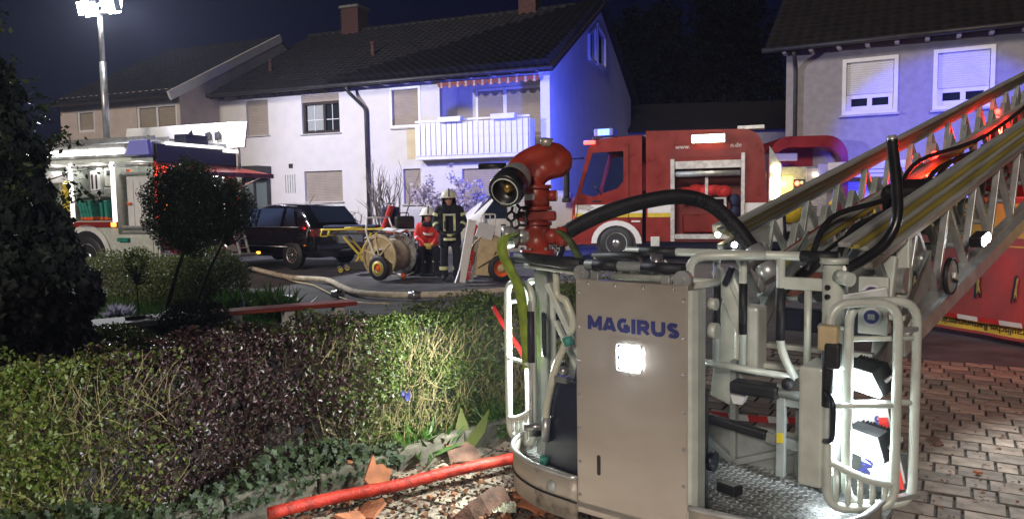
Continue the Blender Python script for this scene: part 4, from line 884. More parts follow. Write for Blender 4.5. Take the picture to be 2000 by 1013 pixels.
rp = MB().prism([(4.7, .05, .5), (5.05, .15, .5), (5.0, .15, 2.3), (4.72, .05, 2.75)], (0, 1.6, 0)).build('rear_pillar', 'alu_white', ft, .02)
for z, h in ((2.2, .16), (1.75, .5)): MB().box((4.86, .06, z), (.18, .03, h)).build('rear_work_lamp', 'led_warm', ft, .01)
MB().tube(fillet([(4.75, -.05, .6), (4.75, -.05, 1.35), (5.05, .0, 1.35), (5.1, 0, .6)], .06), .035, 8).build('rear_rail', 'black_plastic', ft)
MB().bb((1.98, -.05, .38), (2.2, .02, .62)).build('side_marker_box', 'alu_white', ft, .02)
MB().bb((4.0, .2, 3.16), (4.6, .6, 3.24)).build('roof_hatch', 'alu', ft)
# --- second red vehicle, seen end-on with its equipment bay open
f2 = thing('fire_engine', 'red fire vehicle with arched end and yellow-lit equipment bay behind the ladder', 'fire engine', (6.9, 20, 0), R(-6))
out = [(0, .45), (0, 2.45)]+[(.55-.55*math.cos(R(k*15)), 2.55+.6*math.sin(R(k*15))) for k in range(7)]+[(1.5+.55*math.sin(R(k*15)), 2.55+.6*math.cos(R(k*15))) for k in range(7)]+[(2.08, .45)]
inn = [(.14, .6), (.14, 2.4)]+[(.6-.46*math.cos(R(k*15)), 2.46+.4*math.sin(R(k*15))) for k in range(7)]+[(1.42+.46*math.sin(R(k*15)), 2.46+.4*math.cos(R(k*15))) for k in range(7)]+[(1.9, .6)]
b = MB(); n = len(out); b.add([(x, 0, z) for x, z in out]+[(x, 0, z) for x, z in inn]+[(x, .7, z) for x, z in inn]+[(x, 3, z) for x, z in out], [(i, i+1, n+i+1, n+i) for i in range(n-1)]+[(n+i, n+i+1, 2*n+i+1, 2*n+i) for i in range(n-1)]+[(i, i+1, 3*n+i+1, 3*n+i) for i in range(n-1)]+[tuple(range(3*n, 4*n)), tuple(range(2*n, 3*n))], False)
b.build('arched_body', 'red_paint', f2)
MB().bb((.2, .15, .6), (1.55, .65, 2.35)).build('equipment_cabinet', 'alu_grey', f2, .02); lit = MB().bb((.32, .1, 1.1), (.66, .148, 2.1)).build('lit_locker', 'lit_yellow', f2)
light('locker_glow', 'POINT', (.5, -.25, 1.9), 26, (1, .72, .2), f2, .05)
MB().lathe([(.3, -.03), (.3, .03), (.001, .03)], (.62, .02, 1.15), (.2, -1, 0), 20).build('yellow_reel', 'yellow_paint', f2)
MB().bb((.7, .1, 1.25), (.98, .148, 2.0)).build('dark_recess', 'black_plastic', f2); MB().ball((.78, .09, 1.9), .07, 10).build('red_plug', 'red_on', f2); MB().ball((.9, .08, 1.92), .05, 10).build('white_plug', 'white_paint', f2)
MB().bb((1.02, .1, 1.0), (1.55, .149, 2.3)).build('grey_locker', 'alu', f2, .01); MB().bb((1.3, .08, 2.05), (1.72, .1, 2.4)).build('blue_reflector', 'blue_dim', f2); MB().bb((.1, -.02, 2.5), (.75, .05, 2.7)).build('blue_beacon', 'blue_dim', f2, .02)
MB().ball((1.25, .06, 2.12), .05, 10).build('bay_lamp', 'led_warm', f2); MB().tube(spline([(1.75, .05, 2.0), (1.82, 0, 1.75), (1.72, 0, 1.5), (1.62, 0, 1.3)], 5), .055, 8).build('yellow_hose', 'yellow_paint', f2)
for k in range(5): MB().bb((1.06, .095, 1.05+k*.05), (1.3, .1, 1.075+k*.05)).build('vent_slot', 'black_plastic', f2)
light('beacon_light', 'SPOT', (.6, -.5, 2.5), 8, (.02, .03, 1), f2, .15, aim=(1, .25, -.02), cone=120, blend=.7)


# ------------------------------------------------------------------ hoses on the street, crew and their equipment
def at(px, py, Y):
    d = CR @ Vector(((px-1000)/1450, (506.5-py)/1450, -1)); return Vector((0, 0, 1.55))+d*(Y/d.y)
def gz(px, py, z=0.):
    d = CR @ Vector(((px-1000)/1450, (506.5-py)/1450, -1)); return Vector((0, 0, 1.55))+d*((z-1.55)/d.z)
pts = spline([gz(300, 500, .05), gz(400, 508, .05), gz(470, 519, .05), gz(560, 540, .05), gz(635, 546, .05), gz(668, 560, .05), gz(700, 571, .05), gz(780, 576, .05), gz(880, 574, .05), gz(1000, 566, .05), gz(1120, 552, .05)], 8)
hs = thing('supply_hose', 'thick pale fire hose running across the street behind the hedge', 'hose')
MB().tube(pts, .052, 10).build('hose', 'hose_canvas', hs)
for q in ((660, 573.5), (810, 576)):
    c = gz(q[0], q[1], .05); MB().cyl(c-V(.1, 0, 0), c+V(.1, -.02, 0), .065, n=14).cyl(c-V(.03, 0, 0), c+V(.03, 0, 0), .078, n=14).build('coupling', 'steel', hs)
rp_ = thing('rope', 'thin yellowish rope trailing from the hose over the asphalt', 'rope')
MB().tube(spline([gz(540, 533, .1), gz(570, 548, .01), gz(610, 556, .01), gz(650, 575, .01), gz(700, 590, .01), gz(760, 592, .01)], 6), .012, 6).build('rope', 'drum_cream', rp_)
wh_ = thing('white_hose', 'short white hose bend lying beside the strap leaves', 'hose'); MB().tube(spline([gz(505, 575, .04), gz(545, 579, .04), gz(575, 582, .04), gz(585, 600, .04)], 6), .04, 8).build('hose', 'white_paint', wh_)

def reel_cart(label, loc, rz, flange, kind):
    r = thing('hose_reel_trolley', label, 'hose reel', loc, rz, 'hose reel trolleys on the street')
    for x, m in ((-.3, flange), (.32, 'alu')):
        f = MB().lathe([(.43, -.015), (.44, 0), (.43, .015), (.36, .01), (.2, -.02), (.14, -.02)], (x, .0, .47), (1, 0, 0), 32).build('reel_flange', m, r)
        s = MB()
        for k in range(6): a = k*math.pi/3+.3; s.bar((x-.03, .0, .47), (x-.03, .4*math.cos(a), .47+.4*math.sin(a)), .03, .02, up=(1, 0, 0))
        s.build('flange_rib', 'drum_cream' if m != 'alu' else 'alu', f)
    MB().lathe([(.44, -.03), (.455, -.02), (.44, 0), (.4, -.03)], (-.31, 0, .47), (1, 0, 0), 32).build('flange_rim', 'drum_cream', r)
    MB().lathe([(.3, -.28), (.33, -.2), (.31, -.12), (.34, -.04), (.32, .04), (.345, .12), (.32, .2), (.3, .3)], (.01, 0, .47), (1, 0, 0), 24).build('wound_hose', 'hose_canvas', r)
    MB().cyl((-.5, 0, .47), (.5, 0, .47), .03, n=10).build('axle', 'steel', r)
    for s in (-1, 1):
        w = wheel(r, (s*.47, -.12, .25), .25, .1, (s, 0, 0), 'white_paint', 0, 'orange'); MB().lathe([(.12, .02), (.14, .052), (.09, .055)], (s*.47, -.12, .25), (s, 0, 0), 24).build('yellow_ring', 'yellow_paint', w)
    f = MB()
    for x in (-.42, .42): f.tube(fillet([(x, -.12, .25), (x, .1, .62), (x, .25, .95), (x*.8, .3, 1.25)], .1), .018, 8)
    f.tube([(-.33, .3, 1.25), (.33, .3, 1.25)], .018, 8); f.tube([(-.42, -.1, .62), (.42, -.1, .62)], .018, 8); f.tube(fillet([(-.38, -.3, .1), (-.1, -.45, .06), (.38, -.3, .1)], .1), .02, 8)
    f.build('frame', 'white_paint', r); return r
c1 = reel_cart('hose reel trolley with yellow-rimmed drum, open log book on top, left one', (-2.52, 15.3, 0), R(58), 'drum_cream', 1)
MB().box((-.1, -.05, .98), (.3, .42, .015), (.12, .1, .3)).box((.13, -.0, .985), (.3, .42, .015), (.12, -.15, .3)).build('log_book', 'paper', c1); MB().box((.35, .1, .95), (.36, .3, .06)).build('top_box', 'orange', c1, .01)
MB().ball((-.1, -.42, .07), .06, 8).build('red_valve', 'red_on' if 0 else 'orange', c1)
c2 = thing('hose_reel_trolley', 'hose reel trolley with leaning white stand and red stripes, right one', 'hose reel', (-.42, 14.35, 0), R(18), 'hose reel trolleys on the street')
for y, m in ((-.02, 'drum_cream'), (.5, 'alu')): MB().lathe([(.4, -.012), (.41, 0), (.4, .012), (.13, .0)], (-.02, y, .5), (0, 1, 0), 32).build('reel_flange', m, c2)
MB().lathe([(.3, 0), (.33, .12), (.31, .2), (.34, .3), (.3, .5)], (-.02, 0, .5), (0, 1, 0), 24).build('wound_hose', 'hose_canvas', c2)
MB().prism([(-.38, -.06, .15), (.1, -.06, .1), (.15, -.06, .75), (-.2, -.06, .85)], (0, .03, 0)).build('side_plate', 'drum_cream', c2, .01)
wheel(c2, (.17, -.16, .26), .26, .1, (0, -1, 0), 'orange', 0, 'drum_cream'); wheel(c2, (.17, .62, .26), .26, .1, (0, 1, 0), 'orange', 0, 'drum_cream')
st = MB().bar((-.62, -.1, .02), (-.36, -.04, 1.2), .06, .16, up=(1, 0, 0)).build('leaning_stand', 'white_paint', c2, .008)
for k in range(11):
    t = .06+k*.042; MB().box((-.52+.26*t+.02, -.085+.06*t-.03, .02+1.18*t), (.09, .02, .03)).build('red_stripe', 'tape_red', st)
MB().bar((-.42, -.08, .02), (-.22, -.02, .8), .03, .05, up=(1, 0, 0)).build('inner_rail', 'alu_grey', c2); MB().box((-.1, -.05, .98), (.34, .03, .3), (.35, .25, 0)).build('log_board', 'paper', c2)
MB().tube(fillet([(-.2, .1, .8), (-.12, .1, 1.3), (.15, .1, 1.3), (.1, .1, .8)], .05), .016, 8).build('hoop_handle', 'white_paint', c2); MB().bar((.02, .1, .8), (.04, .1, 1.28), .02, .02).build('handle_bar', 'white_paint', c2)
MB().bar((-.75, -.2, .02), (-.5, 0, .55), .03, .05).build('prop_leg', 'alu', c2); MB().bar((-.3, -.1, .3), (.15, -.12, .55), .02, .03).bar((-.1, -.1, .2), (.05, -.12, .6), .02, .03).build('brace', 'drum_cream', c2)
# stretcher trolley
stc = thing('stretcher_trolley', 'yellow framed ambulance stretcher on folding wheeled legs', 'stretcher', (-3.35, 16.55, 0), R(-4))
f = MB(); f.tube(fillet([(-.85, -.26, .98), (.95, -.26, .98), (.95, .26, .98), (-.85, .26, .98)], .1, closed=True), .022, 8, closed=True)
for y in (-.26, .26): f.tube(fillet([(-.8, y, .98), (-.85, y, .84), (-.68, y, .84), (-.62, y, .98)], .04), .018, 8); f.tube([(-.3, y, 1.02), (.1, y, 1.02)], .014, 8)
f.build('frame', 'yellow_paint', stc); MB().bb((-.8, -.23, 1.0), (.4, .23, 1.07)).build('mattress', 'bag_blue', stc, .03); MB().box((.62, 0, 1.22), (.08, .46, .56), (0, .35, 0)).build('backrest', 'red_jacket', stc, .03)
for a, c in (((-.35, .82), (.1, .3)), ((.28, .9), (-.12, .2)), ((.4, .9), (.02, .2))):
    for y in (-.2, .2): MB().bar((a[0], y, a[1]), (c[0], y, c[1]), .03, .05).build('leg', 'yellow_paint', stc)
MB().bb((-.22, -.24, .07), (.22, .24, .28)).build('base_box', 'black_plastic', stc, .02); MB().bb((-.6, -.2, .86), (.8, .2, .9)).build('lower_frame', 'black_plastic', stc)
for x in (-.42, .42):
    for y in (-.25, .25): wheel(stc, (x, y, .09), .09, .04, (0, -1, 0), 'yellow_paint', 0, 'steel')
MB().bar((-.42, 0, .12), (.42, 0, .12), .03, .03).build('wheel_axle_bar', 'steel', stc)
def bag(label, loc, d, m):
    r = thing('medical_bag', label, 'bag', loc, random.uniform(-.3, .3), 'medical bags on the stretcher'); MB().box((0, 0, d[2]/2), d).build('body', m, r, .05); MB().tube(fillet([(-d[0]*.25, 0, d[2]), (-d[0]*.22, 0, d[2]+.07), (d[0]*.22, 0, d[2]+.07), (d[0]*.25, 0, d[2])], .03), .012, 6).build('handle', 'black_plastic', r); MB().box((0, -d[1]/2-.005, d[2]*.55), (d[0]*.6, .02, d[2]*.4)).build('pocket', 'black_plastic', r, .01)
bag('tall dark blue medical bag standing behind the stretcher backrest', (-2.72, 16.75, 1.02), (.36, .28, .44), 'bag_blue')
bag('black medical bag lying at the right end above the reel', (-2.35, 16.3, .98), (.42, .28, .28), 'black_plastic')
tr = thing('folding_table', 'small folding table carrying a medical bag behind the left hose reel', 'table', (-2.38, 16.35, 0)); MB().bb((-.28, -.25, .92), (.28, .25, .97)).build('top', 'alu', tr, .01)
for x in (-.24, .24):
    for y in (-.2, .2): MB().bar((x, y, 0), (x*.7, y, .92), .03, .03).build('leg', 'alu', tr)
# people -----------------------------------------------------------------
def limb(mb, pts, rs, n=10):
    for i in range(len(pts)-1): mb.cyl(pts[i], pts[i+1], rs[i], rs[i+1], n)
    for p, r in zip(pts, rs): mb.ball(p, r, n)
def hand(parent, w, d, side, m):
    """palm with four bent fingers and a thumb"""
    b = MB(); w = Vector(w); d = Vector(d).normalized(); x = d.cross(V(0, 1, 0)).normalized()*side; c = w+d*.06
    limb(b, [w, w+d*.09], [.03, .036])
    for k, L in enumerate((.065, .078, .072, .055)):
        o = c+x*(.028-.019*k)+d*.03; limb(b, [o, o+d*L*.5+V(0, -.006, 0), o+d*L+V(0, .014, 0)], [.0095, .009, .008], 6)
    limb(b, [w+d*.03+x*.03, w+d*.065+x*.055, w+d*.095+x*.056], [.012, .011, .009], 6)
    return remeshed(b, 'hand', m, parent, .007, 2)
def head(root, c, helm, face=V(0, -1, 0), visor=None):
    c = Vector(c); b = MB(); b.ball(c, .1, 14, (.8, .98, 1.2)); b.ball(c+V(0, -.03, -.06), .065, 12, (.95, 1, 1)); b.ball(c+V(0, -.104, -.012), .018, 8, (.8, 1, 1.3))
    for s in (-1, 1): b.ball(c+V(s*.082, .0, -.01), .025, 8, (.4, .8, 1.2))
    limb(b, [c+V(0, .01, -.1), c+V(0, .02, -.2)], [.055, .06])
    h = remeshed(b, 'head', 'skin', root, .011, 3)
    for s in (-1, 1): MB().ball(c+V(s*.034, -.091, .012), .011, 8, (1, .6, .7)).build('eye', 'black_plastic', h); MB().box(c+V(s*.034, -.095, .032), (.034, .01, .007)).build('eyebrow', 'bark', h)
    MB().box(c+V(0, -.096, -.058), (.042, .01, .008)).build('mouth', 'red_dark', h)
    hl = MB(); hl.lathe([(.148, -.0), (.146, .03), (.13, .09), (.09, .14), (.03, .165), (.001, .168)], c+V(0, .01, .035), (0, 0, 1), 24, 1, 1.1); k = hl.build('helmet', helm, root)
    MB().lathe([(.175, -.005), (.176, .004), (.145, .012)], c+V(0, -.005, .035), (0, 0, 1), 24, 1, 1.12).build('brim', 'helmet_pale', k)
    MB().tube(spline([c+V(0, -.15, .06), c+V(0, -.1, .17), c+V(0, .02, .21), c+V(0, .13, .16)], 5), .014, 6).build('crest', 'navy_plastic', k)
    MB().add([c+V(.13*math.cos(a)*1.05, .13*math.sin(a)*1.1+.01, .03) for a in [R(-20+k*22) for k in range(11)]]+[c+V(.145*math.cos(a), .15*math.sin(a)+.01, -.16) for a in [R(-20+k*22) for k in range(11)]], [(k, k+1, 12+k, 11+k) for k in range(10)], True).build('neck_guard', 'navy_cloth', k)
def band(root, c, ax, rx, ry, w, m='reflective'):
    return MB().lathe([(1, -w/2), (1.01, 0), (1, w/2)], c, ax, 22, rx, ry).build('reflective_band', m, root)
p1 = thing('person', 'standing firefighter in dark turnout coat with reflective bands and helmet', 'person', (-1.23, 14.75, 0), R(4))
b = MB(); limb(b, [V(-.13, .02, .1), V(-.12, 0, .5), V(-.1, 0, .92)], [.085, .085, .1]); limb(b, [V(.13, .0, .1), V(.13, -.02, .5), V(.1, 0, .92)], [.085, .085, .1]); limb(b, [V(-.08, 0, .9), V(.08, 0, .9)], [.13, .13])
remeshed(b, 'trousers', 'navy_cloth', p1, .016)
b = MB()
for s in (-1, 1): limb(b, [V(s*.11, 0, .74), V(s*.1, 0, 1.0), V(s*.12, 0, 1.3), V(s*.09, .01, 1.42)], [.125, .125, .125, .1]); limb(b, [V(s*.2, .01, 1.4), V(s*.29, .02, 1.17), V(s*.2, -.16, 1.0)], [.085, .07, .058])
limb(b, [V(0, .01, 1.42), V(0, .01, 1.5)], [.1, .08]); remeshed(b, 'jacket', 'navy_cloth', p1, .016)
hand(p1, (-.17, -.2, .98), (.5, -.35, -.5), 1, 'black_plastic'); hand(p1, (.17, -.2, .98), (-.5, -.35, -.5), -1, 'black_plastic')
for s in (-1, 1): b = MB(); limb(b, [V(s*.13, .01, .06), V(s*.135, -.13, .045)], [.062, .05]); limb(b, [V(s*.13, .01, .07), V(s*.13, .01, .22)], [.07, .075]); remeshed(b, 'boot', 'rubber', p1, .014)
for z in (.82, .9): band(p1, (0, 0, z), (0, 0, 1), .245, .142, .05)
for s in (-1, 1): band(p1, (s*.131, .01, .24), (0, 0, 1), .094, .094, .07); band(p1, (s*.26, -.05, 1.1), (s*.4, .6, .7), .072, .072, .06); band(p1, (s*.245, .015, 1.3), (-s*.3, 0, 1), .086, .086, .06); MB().box((s*.1, -.128, 1.15), (.045, .012, .34), (R(3), 0, 0)).build('reflective_strip', 'reflective', p1)
MB().box((.0, -.128, 1.3), (.2, .012, .035), (R(8), 0, 0)).build('chest_patch', 'alu_white', p1); MB().box((-.08, -.15, 1.1), (.05, .04, .16)).build('radio', 'black_plastic', p1, .01)
head(p1, (0, -.02, 1.6), 'helmet_pale')
p2 = thing('person', 'seated rescuer in red jacket and white helmet between the hose reels', 'person', (-1.78, 15.9, 0), R(6))
b = MB()
for s in (-1, 1): limb(b, [V(s*.1, .12, .5), V(s*.16, -.3, .56), V(s*.15, -.22, .1)], [.11, .085, .07])
limb(b, [V(-.08, .14, .52), V(.08, .14, .52)], [.13, .13]); remeshed(b, 'trousers', 'navy_cloth', p2, .016)
b = MB()
for s in (-1, 1): limb(b, [V(s*.09, .13, .55), V(s*.1, .06, .8), V(s*.12, .0, 1.0), V(s*.09, -.02, 1.08)], [.12, .12, .115, .09]); limb(b, [V(s*.19, .0, 1.05), V(s*.26, -.04, .82), V(s*.1, -.3, .68)], [.078, .066, .052])
limb(b, [V(0, -.02, 1.08), V(0, -.03, 1.15)], [.09, .075]); remeshed(b, 'jacket', 'red_jacket', p2, .016)
hand(p2, (-.08, -.33, .67), (.6, -.3, -.4), 1, 'glove_yellow'); hand(p2, (.08, -.33, .67), (-.6, -.3, -.4), -1, 'glove_yellow')
for s in (-1, 1):
    b = MB(); limb(b, [V(s*.15, -.22, .06), V(s*.16, -.36, .045)], [.06, .05]); limb(b, [V(s*.15, -.22, .07), V(s*.15, -.22, .2)], [.068, .072]); remeshed(b, 'boot', 'rubber', p2, .014); band(p2, (s*.152, -.24, .3), (0, .2, 1), .082, .082, .045, 'alu_white'); band(p2, (s*.245, -.12, .78), (s*.5, .8, .4), .064, .064, .04, 'alu_white')
band(p2, (0, .02, .93), (0, -.25, 1), .235, .138, .045, 'alu_white'); head(p2, (0, -.07, 1.25), 'white_paint')
MB().tube(spline([V(-.12, -.1, 1.1), V(0, -.13, 1.08), V(.12, -.1, 1.1)], 4), .05, 8).build('scarf', 'navy_cloth', p2)
sb_ = thing('equipment_crate', 'dark crate the red-jacketed rescuer sits on', 'crate', (-1.78, 16.08, 0), R(6)); MB().bb((-.3, -.16, .02), (.3, .25, .4)).build('crate_body', 'black_plastic', sb_, .02); MB().bb((-.31, -.17, .402), (.31, .26, .43)).build('lid', 'bag_blue', sb_, .01)
wk = thing('red_vest_bag', 'red bag hanging behind the standing firefighter', 'bag', (-.8, 15.2, .0), 0); MB().box((0, 0, .78), (.24, .18, .62)).build('body', 'red_jacket', wk, .07); MB().box((0, -.09, .7), (.18, .04, .2)).build('pocket', 'red_paint', wk, .02); MB().bb((-.1, -.08, 0), (.1, .08, .48)).build('stand', 'alu_grey', wk, .02)

def block_text(parent, o, h, name='lettering', m='blue_print'):
    """the maker's name in heavy block capitals, one flat stroke mesh (x to the right, z up)"""
    W_ = .31; arc = lambda cx, cz, rx, rz, a0, a1, n=8: [(cx+rx*math.cos(R(a0+(a1-a0)*i/n)), cz+rz*math.sin(R(a0+(a1-a0)*i/n))) for i in range(n+1)]
    L = [(1.12, [[(.13, 0), (.13, 1)], [(.99, 0), (.99, 1)], [(.13, .93), (.56, .2)], [(.56, .2), (.99, .93)]]), (1.02, [[(.1, 0), (.47, .97)], [(.92, 0), (.55, .97)], [(.25, .27), (.77, .27)]]),
         (.98, [arc(.5, .5, .36, .37, 55, 305), [(.5, .44), (.86, .44)], [(.84, .5), (.84, .06)], [(.6, .13), (.84, .13)]]), (.36, [[(.18, 0), (.18, 1)]]),
         (.96, [[(.13, 0), (.13, 1)], [(.13, .87), (.5, .87)], arc(.5, .65, .27, .22, 90, -90), [(.5, .43), (.13, .43)], [(.45, .43), (.84, 0)]]), (1.0, [[(.13, 1), (.13, .4)], arc(.5, .42, .37, .29, 180, 360), [(.87, .4), (.87, 1)]]),
         (.9, [arc(.46, .7, .29, .17, 25, 270)+arc(.46, .3, .31, .17, 90, -150)])]
    mb = MB(); x0 = 0; k = 0
    for w, strokes in L:
        for P in strokes:
            P = [Vector(p) for p in P]; v = []
            for i, p in enumerate(P):
                d = (P[min(i+1, len(P)-1)]-P[max(i-1, 0)]).normalized(); q = Vector((-d.y, d.x))*W_/2; v += [p+q, p-q]
            y = -.00012*(k % 6); k += 1
            mb.add([(o[0]+(x0+q.x)*h, o[1]+y, o[2]+min(1, max(0, q.y))*h) for q in v], [(2*i, 2*i+1, 2*i+3, 2*i+2) for i in range(len(P)-1)])
        x0 += w+.1
    return mb.build(name, m, parent)
# ------------------------------------------------------------------ rescue basket: local x along its front, y to the rear
BA = R(-38.43); BC = Vector((.4733, 2.973, 0))
bk = thing('rescue_basket', 'white and aluminium rescue basket of the turntable ladder standing on the paving', 'rescue basket', BC, BA)
BM = Matrix.Translation(BC) @ Matrix.Rotation(BA, 4, 'Z'); BI = BM.inverted()
def bl(px, py, Y): return BI @ at(px, py, Y)
T = lambda pts, r, name, m, n=10, fil=None, par=bk: MB().tube(fillet(pts, fil) if fil else pts, r, n).build(name, m, par)
# front panel
pn = MB().bb((-.262, 0, .2), (.25, .045, 1.216)).build('front_panel', 'alu_panel', bk, .004)
MB().prism([(.252, -.004, .2), (.27, -.004, .2), (.285, .02, .2), (.285, .09, .2), (.252, .09, .2)], (0, 0, 1.0)).build('panel_edge_profile', 'alu_white', pn, .004)
MB().bb((.262, .092, .2), (.284, .13, .8)).build('blue_seal', 'navy_plastic', pn, .008)
rv = MB()
for z in np.linspace(.28, 1.16, 7): rv.lathe([(.008, 0), (.006, .004), (.001, .005)], (-.247, 0, z), (0, -1, 0), 8).lathe([(.008, 0), (.006, .004), (.001, .005)], (.235, 0, z), (0, -1, 0), 8)
for x in np.linspace(-.2, .19, 4): rv.lathe([(.008, 0), (.006, .004), (.001, .005)], (x, 0, 1.2), (0, -1, 0), 8)
rv.lathe([(.007, 0), (.006, .004), (.001, .005)], (.0, 0, .838), (0, -1, 0), 8)
tag(rv.build('rivets', 'steel', pn), kind='stuff')
block_text(pn, (-.2, -.0012, 1.008), .06)
lm = MB().bb((-.055, -.012, .855), (.055, 0, .962)).build('panel_lamp', 'navy_plastic', pn, .01)
fr = MB().tube(fillet([(-.057, -.012, .853), (.057, -.012, .853), (.057, -.012, .964), (-.057, -.012, .964)], .012, closed=True), .003, 6, closed=True).build('lamp_bezel', 'white_paint', lm)
for x in (-.02, .026):
    for z in (.885, .932): MB().ball((x+.003, -.013, z), .03, 14, (1, .45, 1)).build('led_lens', 'led_cool', lm)
light('panel_light', 'SPOT', (0, -.05, .908), 180, (.9, .95, 1), bk, .04, aim=(0, -1, -.12), cone=165, blend=.3)
slp = [(-.152+.009*math.cos(a), -.0012, (.465 if math.sin(a) >= 0 else .395)+.009*math.sin(a)) for a in [R(20*k) for k in range(18)]]
MB().prism(slp, (0, .001, 0)).build('slot', 'black_plastic', pn)
# floor
FO = [(-.26, .0), (-.5, .03), (-.7, .13), (-.8, .28), (-.84, .5), (-.84, .86), (.84, .86), (.84, .5), (.8, .28), (.7, .13), (.5, .03), (.26, .0)]
MB().prism([(x, y, .225) for x, y in FO], (0, 0, .025)).build('floor', 'tread', bk)
tb = MB()
for i in range(-28, 30):
    for j in range(0, 30):
        x, y = i*.03, .03+j*.03
        if abs(x) > .82 or (abs(x) > .3 and y < .03+(abs(x)-.3)**2*.9+.03): continue
        a = R(45 if (i+j) % 2 else -45); tb.box((x, y, .2515), (.022, .006, .004), (0, 0, a))
o = tb.build('tread_bumps', 'alu', bk, fix=False); o['kind'] = 'stuff'
def lip(sgn):
    q = [(sgn*x, y) for x, y in ((-.26, -.004), (-.5, .026), (-.7, .124), (-.81, .275), (-.845, .5))]; P = spline([(x, y, 0) for x, y in q], 5); v = []; f = []
    for p in P: v += [(p.x, p.y, .15), (p.x, p.y, .235), (p.x*1.0, p.y-.004, .24), (p.x, p.y-.004, .345)]
    for i in range(len(P)-1): f += [(i*4+k, i*4+4+k, i*4+5+k, i*4+1+k) for k in range(3)]
    o = MB().add(v, f, True).build('floor_skirt', 'scuffed', bk); s = o.modifiers.new('s', 'SOLIDIFY'); s.thickness = .012
    T([(p.x, p.y-.004, .35) for p in P], .012, 'skirt_rim', 'alu'); MB().tube([(p.x, p.y-.008, .242) for p in P], .005, 6).build('skirt_seam', 'rubber', o)
    for x in (-.42, -.4): pass
    MB().lathe([(.03, 0), (.026, .012), (.001, .013)], (sgn*-.4, .005, .28), (0, -1, 0), 10).build('skirt_plug', 'alu_grey', o)
lip(1); lip(-1)
# rear kick panel and struts
MB().bb((-.84, .86, .23), (.86, .885, .44)).build('kick_panel', 'alu_grey', bk, .003)
for a, c in (((.1, .85, .25), (.1, .85, .76)), ((.1, .84, .26), (-.25, .84, .5)), ((.12, .84, .26), (.55, .84, .44)), ((.415, .85, .25), (.415, .85, .75))): MB().bar(a, c, .03, .045, up=(0, 1, 0)).build('strut', 'alu_grey', bk, .003)
MB().bar((-.3, .8, .5), (.28, .8, .43), .05, .045).build('padded_bar', 'rubber', bk, .012); MB().bar((.28, .8, .425), (.62, .8, .385), .04, .05).build('rear_bar', 'alu_grey', bk, .004)
# rear railing
T([(-.44, .75, 1.285), (.6, .75, 1.285)], .021, 'top_rail', 'alu_white'); T([(.44, .75, 1.286), (.6, .75, 1.286)], .026, 'rail_grip', 'rubber')
T([(-.36, .75, 1.286), (-.16, .75, 1.286)], .024, 'rail_grip', 'rubber')
for x in (.048, .178): T([(x, .75, 1.28), (x, .75, .765)], .017, 'rail_post', 'alu_white'); T([(x, .75, 1.15), (x, .75, .91)], .0195, 'post_grip', 'rubber')
T([(.352, .75, 1.28), (.352, .75, .86), (.42, .75, .73)], .019, 'rail_post', 'alu_white', fil=.08); T([(.352, .75, 1.14), (.352, .75, .9)], .0215, 'post_grip', 'rubber')
T([(-.12, .75, .757), (.42, .75, .735)], .017, 'lower_rail', 'alu_white'); T([(.47, .76, 1.14), (.47, .76, .74)], .016, 'rail_post', 'alu_white')
MB().bb((.35, .74, 1.135), (.58, .77, 1.19)).build('rail_plate', 'alu_white', bk, .004); MB().bb((.13, .7, .63), (.36, .8, .69)).build('step_pad', 'rubber', bk, .015)
MB().prism([(.13, .72, .62), (.2, .72, .62), (.185, .72, .58), (.145, .72, .58)], (0, .06, 0)).build('bumper_block', 'white_plastic', bk); MB().prism([(.5, .72, .62), (.57, .72, .62), (.555, .72, .58), (.515, .72, .58)], (0, .06, 0)).build('bumper_block', 'white_plastic', bk)
MB().ball((.4, .72, .71), .03, 10).build('knob', 'rubber', bk); MB().cyl((.36, .72, .665), (.55, .74, .655), .02, n=10).build('latch_tube', 'alu_grey', bk); MB().bb((.345, .73, .27), (.385, .76, .7)).build('rail_post', 'alu_grey', bk, .003); MB().bb((.35, .726, .43), (.378, .7298, .475)).build('warning_label', 'yellow_paint', bk); MB().bb((.385, .735, .6), (.6, .755, .635)).build('rear_bar', 'alu_grey', bk, .003)
# corner post at right, bracket and side cabinet
ps = MB().cyl((.585, .73, .25), (.585, .73, 1.27), .045, n=18).cyl((.585, .73, .98), (.585, .73, 1.0), .05, n=18).cyl((.585, .73, 1.26), (.585, .73, 1.285), .058, n=18).build('corner_post', 'alu_white', bk)
for z in (1.16, 1.12): MB().cyl((.575, .69, z), (.57, .68, z), .012, n=10).build('bolt_hole', 'black_plastic', ps)
MB().cyl((.61, .7, 1.21), (.67, .66, 1.2), .03, n=14).build('clamp', 'alu_white', ps); MB().bar((.62, .73, 1.1), (.79, .78, 1.14), .03, .055).build('side_bracket', 'alu', bk, .004)
cb = MB().bb((.545, .4, .38), (.64, .62, .87)).build('side_cabinet', 'alu_white', bk, .012); T([(.65, .4, .78), (.69, .36, .76), (.69, .36, .6), (.65, .4, .58)], .011, 'cabinet_handle', 'navy_plastic', fil=.03, par=cb)
